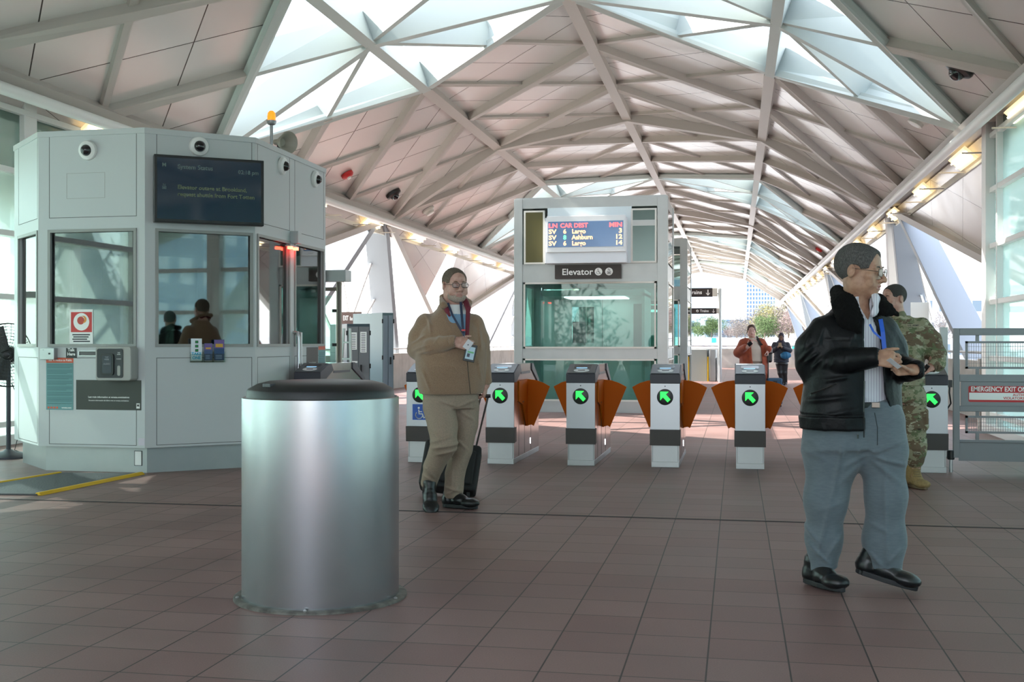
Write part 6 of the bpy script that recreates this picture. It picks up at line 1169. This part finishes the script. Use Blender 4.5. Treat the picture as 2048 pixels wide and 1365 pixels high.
face_bits(T, R, sH, pS, mat('iris_dark'), mat('dark_brow', (.05,.035,.03), .8)); hair_cap(T, R, sH, .005, mat('short_dark_hair', (.035,.028,.025), .8, bump=(300,.4)), pS, thick=.004)
CM = camo('camouflage_cloth')
jk = [Loft([(.86,-.06,.0,.20,.145), (.95,-.06,.0,.195,.14), (1.1,-.065,.0,.20,.145), (1.25,-.07,.01,.215,.145), (1.37,-.07,.02,.20,.12), (1.42,-.07,.02,.13,.10), (1.45,-.07,.02,.09,.08)], 0, .03)]+fchain([(.11,.02,1.355), (.19,.03,1.24), (.235,.03,1.12)], [.080,.076,.070], .04)+fchain([(.235,.03,1.12), (.24,-.08,1.05), rw+V3(.025,.02,.012)], [.068,.058,.048], .03)+fchain([(-.25,.02,1.355), (-.31,.03,1.1), lw+V3(0,0,.05)], [.08,.07,.05], .04)
jk += [Cone(Q(1796,634,.03), Q(1803,645,-.08), .026, .032, .02), Cone(Q(1780,636,.08), Q(1800,636,.06), .025, .025, .02), Cone(Q(1780,660,-.12), Q(1793,648,-.10), .012, .02, .02), Cone(hc, (-.07,0,1.38), .058, .060, .006, 's'), Cone(rw+V3(.03,.02,.01), rw+V3(-.06,-.04,-.03), .036, .036, .004, 's')]
grow('uniform_blouse', jk, .0065, CM, pS, disp=addf(folds(.006, 22, 16, 20, 10, 1), folds(.003, 40, 30, 14, 14, 3)))
mb = MB(); c = Q(1826, 652, -.148); mb.box(c[0]-.055, c[0]+.055, c[1]-.006, c[1]+.02, c[2]-.013, c[2]+.013); nb = mb.build('name_tape', mat('tape_tan', (.30,.27,.19), .8), pS); text('tape_lettering', 'U.S. ARMY', .020, (c[0], c[1]-.0065, c[2]), (1,0,0), UZ, mat('tape_black', (.02,.02,.02), .7), pS, depth=.0004, bold=.0005)
mb = MB(); c = Q(1801, 668, -.150); mb.box(c[0]-.014, c[0]+.014, c[1]-.006, c[1]+.03, c[2]-.022, c[2]+.022); mb.m(1); mb.box(c[0]-.005, c[0]+.005, c[1]-.008, c[1]-.006, c[2]-.008, c[2]+.008); mb.build('rank_patch', [mat('tape_tan'), M_BLACK], pS)
grow('undershirt', [Cone((-.07,.0,1.40), (-.07,.0,1.44), .068, .064, .004)], .006, mat('olive_shirt', (.16,.16,.10), .9), pS)
tr = [Loft([(.72,-.06,.0,.185,.135), (.80,-.06,.0,.19,.14), (.89,-.06,.0,.185,.135)], 0, .05)]+fchain([Q(1826,800,.0), Q(1827,850,-.02), Q(1830,900,-.02), Q(1829,918,.0)], [.105,.095,.080,.078], .04)+[Cone(Q(1828,915,.0), Q(1829,924,.0), .080, .055, .01)]+fchain([Q(1785,800,.0), Q(1790,850,.05), Q(1788,905,.14)], [.11,.09,.07], .04)+[Box_(Q(1846,838,-.01), (.035,.08,.09), .02, .01), Box_(Q(1846,890,.0), (.025,.05,.06), .015, .01)]
grow('uniform_trousers', tr, .0065, CM, pS, disp=addf(folds(.006, 14, 14, 30, 9, 2), folds(.003, 40, 30, 14, 14, 3)))
TB = mat('tan_boot_suede', (.30,.205,.085), .8, noise=(60,(.24,.16,.065),.35,.65)); TS = mat('tan_boot_sole', (.16,.11,.06), .8)
shoe('boot', Q(1823,960,.06)*V3(1,1,0)+V3(0,0,.0)+V3(.0,0,.004), math.radians(26), 0, .29, .112, TB, TS, pS, tall=.20, h=.006); grow('boot_shaft', [Cone((.045,.05,.1), (.055,.02,.24), .056, .060, .01)], .006, TB, pS); mb = MB()
for k in range(7): mb.tube([(.075-.028*1+.012*k*0, -.045-.012*(6-k), .105+.018*k), (.105, -.045-.010*(6-k), .108+.018*k)], .0035, 5)
mb.build('boot_laces', mat('lace_tan', (.20,.14,.07), .8), pS)
shoe('boot', V3(-.14,.16,.03), math.radians(20), math.radians(10), .29, .11, TB, TS, pS, tall=.2, h=.007)
e = flatthing('mobile_phone', Q(1847,738,-.235), .035, .10, M_BLACK, 'black phone in the hand of the person in camouflage', 'phone', .4, math.radians(35), pS); mb = MB(); mb.box(-.0145,.0145,-.0048,-.004,-.045,.045); mb.build('screen', mat('smoked_dome'), e)
# ---- woman in the rust coat
pw, Q = person(1505, 22.0, 'person in a long rust orange coat and cream top holding a phone')
SKW = skin('pale_skin', (.60,.38,.32), (.52,.30,.25)); R = rotz(math.radians(4)); hc = Q(1503, 662, -.02); sH = .98
hp, T, reg = head_prims(hc, R, sH, .006, (0,.01,1.30), .055); lw = Q(1496, 694, -.25); rw = Q(1534, 702, -.1)
body = hp+[Loft([(.6,0,.02,.15,.11), (1.0,.02,.02,.15,.11), (1.28,0,.02,.15,.09)], 0, .03)]+fchain([(-.14,.02,1.26), (-.24,.0,1.02), lw], [.05,.045,.028])+fchain([(.16,.02,1.26), (.24,.0,1.05), rw], [.05,.045,.028])+fchain([(-.06,0,.8), (-.05,.0,.4), (-.05,.02,.08)], [.09,.06,.04])+fchain([(.1,0,.8), (.1,.0,.4), (.1,.04,.08)], [.09,.06,.04])+hand_prims(lw, (.6,-.4,.5), (.5,.3,.8), (-.6,0,.5), .95)+hand_prims(rw, (.1,-.3,-1), (-1,0,0), (0,-1,0), .95, ((.9,1.1,.6),)*4)
grow('body', body, .008, [SKW, M_LIP], pw, region=reg); face_bits(T, R, sH, pw, mat('iris_dark'), mat('dark_brow'))
hair_cap(T, R, sH, .007, mat('dark_brown_hair', (.06,.035,.025), .6), pw, thick=.012, extra=(((0,.07,-.05), (.06,.05,.07)),)); mb = MB(); [mb.tube([T((s_*.07,-.05,.03)), T((s_*.088,-.055,-.03)), T((s_*.105,-.03,-.075))], [.006,.007,.002], 6) for s_ in (-1, 1)]; mb.build('hair_strands', MATS['dark_brown_hair'], pw)
RU = mat('rust_wool', (.32,.062,.022), .9, noise=(14,(.25,.045,.018),.4,.6), sheen=.3)
jk = [Loft([(.28,.03,.03,.26,.17), (.6,.03,.02,.27,.17), (.9,.02,.01,.26,.17), (1.1,.01,.01,.235,.15), (1.24,.0,.02,.20,.125), (1.31,0,.03,.12,.09)], 0, .03)]+fchain([(-.17,.01,1.22), (-.27,.01,1.03), lw+V3(-.05,.06,-.01)], [.085,.085,.06], .04)+fchain([(.17,.01,1.22), (.27,.01,1.06), rw+V3(.02,.0,.04)], [.085,.08,.06], .04)
jk += [Fn(lambda X, Y, Z: np.maximum(np.abs(X-.055-(1.25-Z)*.09)-np.interp(Z, [.3,.9,1.15,1.32], [.03,.09,.085,.06]), Y+.02), (-.2,-.5,.2), (.4,.0,1.36), 's', .01), Loft([(.2,.05,.02,.20,.13), (1.1,.03,.02,.17,.12), (1.4,0,.02,.07,.07)], 0, .01, 's')]
grow('coat', jk, .010, RU, pw, disp=folds(.010, 18, 10, 5, 8, 1)); grow('top', [Loft([(.86,.03,.0,.175,.125), (1.1,.02,.0,.17,.12), (1.24,0,.015,.13,.09), (1.31,0,.01,.07,.065)], 0, .02)], .010, mat('cream_knit', (.58,.50,.43), .9), pw, disp=folds(.004, 9, 6, 8, 9, 1))
grow('trousers', [Loft([(.6,.03,.01,.17,.12), (.8,.03,.01,.175,.125), (.88,.03,.01,.165,.118)], 0, .04)]+fchain([(-.05,.01,.65), (-.04,.0,.35), (-.04,.01,.09)], [.10,.08,.07], .04)+fchain([(.11,.01,.65), (.11,.0,.35), (.11,.02,.09)], [.10,.08,.07], .04), .011, mat('taupe_trousers', (.27,.21,.17), .9), pw)
shoe('shoe', V3(-.04,.03,.005), 0, 0, .24, .09, BL, SO, pw, h=.009); shoe('shoe', V3(.11,.05,.005), 0, 0, .24, .09, BL, SO, pw, h=.009)
e = flatthing('mobile_phone', Q(1500,688,-.33), .075, .10, M_BLACK, 'dark phone in the hand of the person in the rust coat', 'phone', .5, math.radians(50), pw); mb = MB(); mb.box(-.03,.03,-.0048,-.004,-.04,.04); mb.build('screen', mat('smoked_dome'), e)
e = empty('shoulder_bag', pw.matrix_basis @ Vector((.24,.03,.98)), pw.rotation_euler.z, 'black shoulder bag at the side of the person in the rust coat', 'bag'); mb = MB(); mb.box(-.05,.13,-.08,.08,-.14,.16); mb.build('pouch', M_BLACK, e, bevel=.04, seg=3); mb = MB(); ribbon(mb, [(-.02,-.06,.14), (-.09,-.14,.22), (-.155,-.10,.33), (-.15,.0,.36)], .045, .006); mb.build('strap', M_BLACK, e)
c = pw.matrix_basis @ Vector((.39,-.05,0)); e = empty('suitcase', c, A, 'blue suitcase with extended handle beside the person in the rust coat', 'suitcase'); SB = mat('blue_suitcase', (.02,.07,.13), .6); mb = MB(); mb.box(-.13,.15,-.11,.11,.05,.55); mb.build('shell', SB, e, bevel=.03, seg=3); mb = MB(); mb.box(-.03,.04,-.13,-.108,.1,.5); mb.build('strap', M_BLACK, e)
for x in (-.10, .12): mb = MB(); mb.lathe([(.02,-.01), (.025,0), (.02,.01)], 12, M=Matrix.Translation((x,-.08,.025)) @ Matrix.Rotation(math.pi/2, 4, 'Y')); mb.build('wheel', M_RUBBER, e)
mb = MB(); mb.tube([(-.10,.0,.54), (-.10,-.0,1.02)], .011, 8); mb.tube([(-.13,0,1.02), (-.02,0,1.02)], .014, 8); mb.build('handle', M_BLACK, e)
# ---- woman in the headscarf
ph, Q = person(1562, 33.0, 'person in a dark headscarf and black coat looking down at a phone')
SKD = skin('brown_skin', (.20,.105,.07), (.16,.08,.055)); R = rotz(0)@rotx(math.radians(18)); hc = Q(1562.5, 674, -.04); sH = .95
hp, T, reg = head_prims(hc, R, sH, .0, (0,.01,1.24), .05); lw = Q(1557, 694, -.25); rw = Q(1562.5, 694, -.25)
body = hp+[Loft([(.6,0,.02,.14,.10), (1.22,0,.02,.13,.08)], 0, .03)]+fchain([(-.15,.02,1.2), (-.2,.0,1.0), lw], [.045,.04,.026])+fchain([(.15,.02,1.2), (.2,.0,1.0), rw], [.045,.04,.026])+fchain([(-.07,0,.8), (-.04,.0,.4), (.06,.0,.08)], [.08,.06,.04])+fchain([(.07,0,.8), (.08,.0,.4), (.1,.04,.08)], [.08,.06,.04])+hand_prims(lw, (.3,-.4,.8), (.9,.3,0), (0,-1,0), .9)+hand_prims(rw, (-.1,-.4,.8), (-.9,.3,0), (0,-1,0), .9)
grow('body', body, .010, [SKD, M_LIP], ph, region=reg); face_bits(T, R, sH, ph, mat('iris_dark'), mat('dark_brow'))
NV = mat('navy_black_coat', (.018,.020,.032), .7, bump=(40,.4)); grow('headscarf', [Ell(T((0,.01,.01)), V3(.088,.105,.115)*sH, .01, 'u', R), Cone(hc+V3(0,.02,-.1), (0,-.0,1.18), .08, .13, .04), Ell(T((0,-.10,-.015)), V3(.052,.06,.072)*sH, .006, 's', R)], .009, mat('scarf_violet_black', (.022,.015,.028), .8), ph)
jk = [Loft([(.66,.01,.0,.21,.15), (.9,.01,.0,.205,.145), (1.1,0,.0,.20,.14), (1.2,0,.01,.18,.12), (1.26,0,.02,.1,.08)], 0, .03)]+fchain([(-.18,.0,1.17), (-.24,-.02,1.0), lw+V3(-.05,.05,-.03)], [.075,.07,.05], .03)+fchain([(.18,.0,1.17), (.24,-.02,1.0), rw+V3(.06,.05,-.03)], [.075,.07,.05], .03)
grow('coat', jk, .010, NV, ph, disp=folds(.006, 9, 9, 34, 6, 1)); grow('trousers', [Loft([(.6,.02,.01,.16,.12), (.72,.02,.01,.17,.12)], 0, .04)]+fchain([(-.05,.01,.6), (-.02,.0,.35), (.05,.01,.07)], [.10,.075,.06], .03)+fchain([(.10,.01,.6), (.10,.0,.35), (.12,.02,.07)], [.10,.075,.06], .03), .011, M_BLACK, ph)
shoe('shoe', V3(.05,.03,.005), 0, 0, .24, .09, BL, mat('white_sole', (.5,.5,.5), .6), ph, h=.009); shoe('shoe', V3(.12,.05,.005), 0, 0, .24, .09, BL, mat('white_sole'), ph, h=.009)
e = flatthing('mobile_phone', Q(1560,690,-.37), .08, .13, mat('tan_phone', (.28,.20,.12), .4), 'tan cased phone held up by the person in the headscarf', 'phone', -.4, 0, ph); mb = MB(); mb.box(-.03,.03,.004,.0048,-.05,.05); mb.build('screen', mat('smoked_dome'), e)
e = empty('shoulder_bag', ph.matrix_basis @ Vector((.13,-.22,.86)), ph.rotation_euler.z, 'bright blue bag across the front of the person in the headscarf', 'bag'); BB = mat('bright_blue_bag', (.015,.13,.26), .5); grow('pouch', [Ell((0,0,0), (.15,.06,.105), .01)], .01, BB, e, disp=folds(.008, 30, 5, 9, 9, 1)); mb = MB(); ribbon(mb, [(-.10,0,.07), (-.16,.02,.2), (-.2,.06,.33)], .03, .006); mb.build('strap', M_BLACK, e)
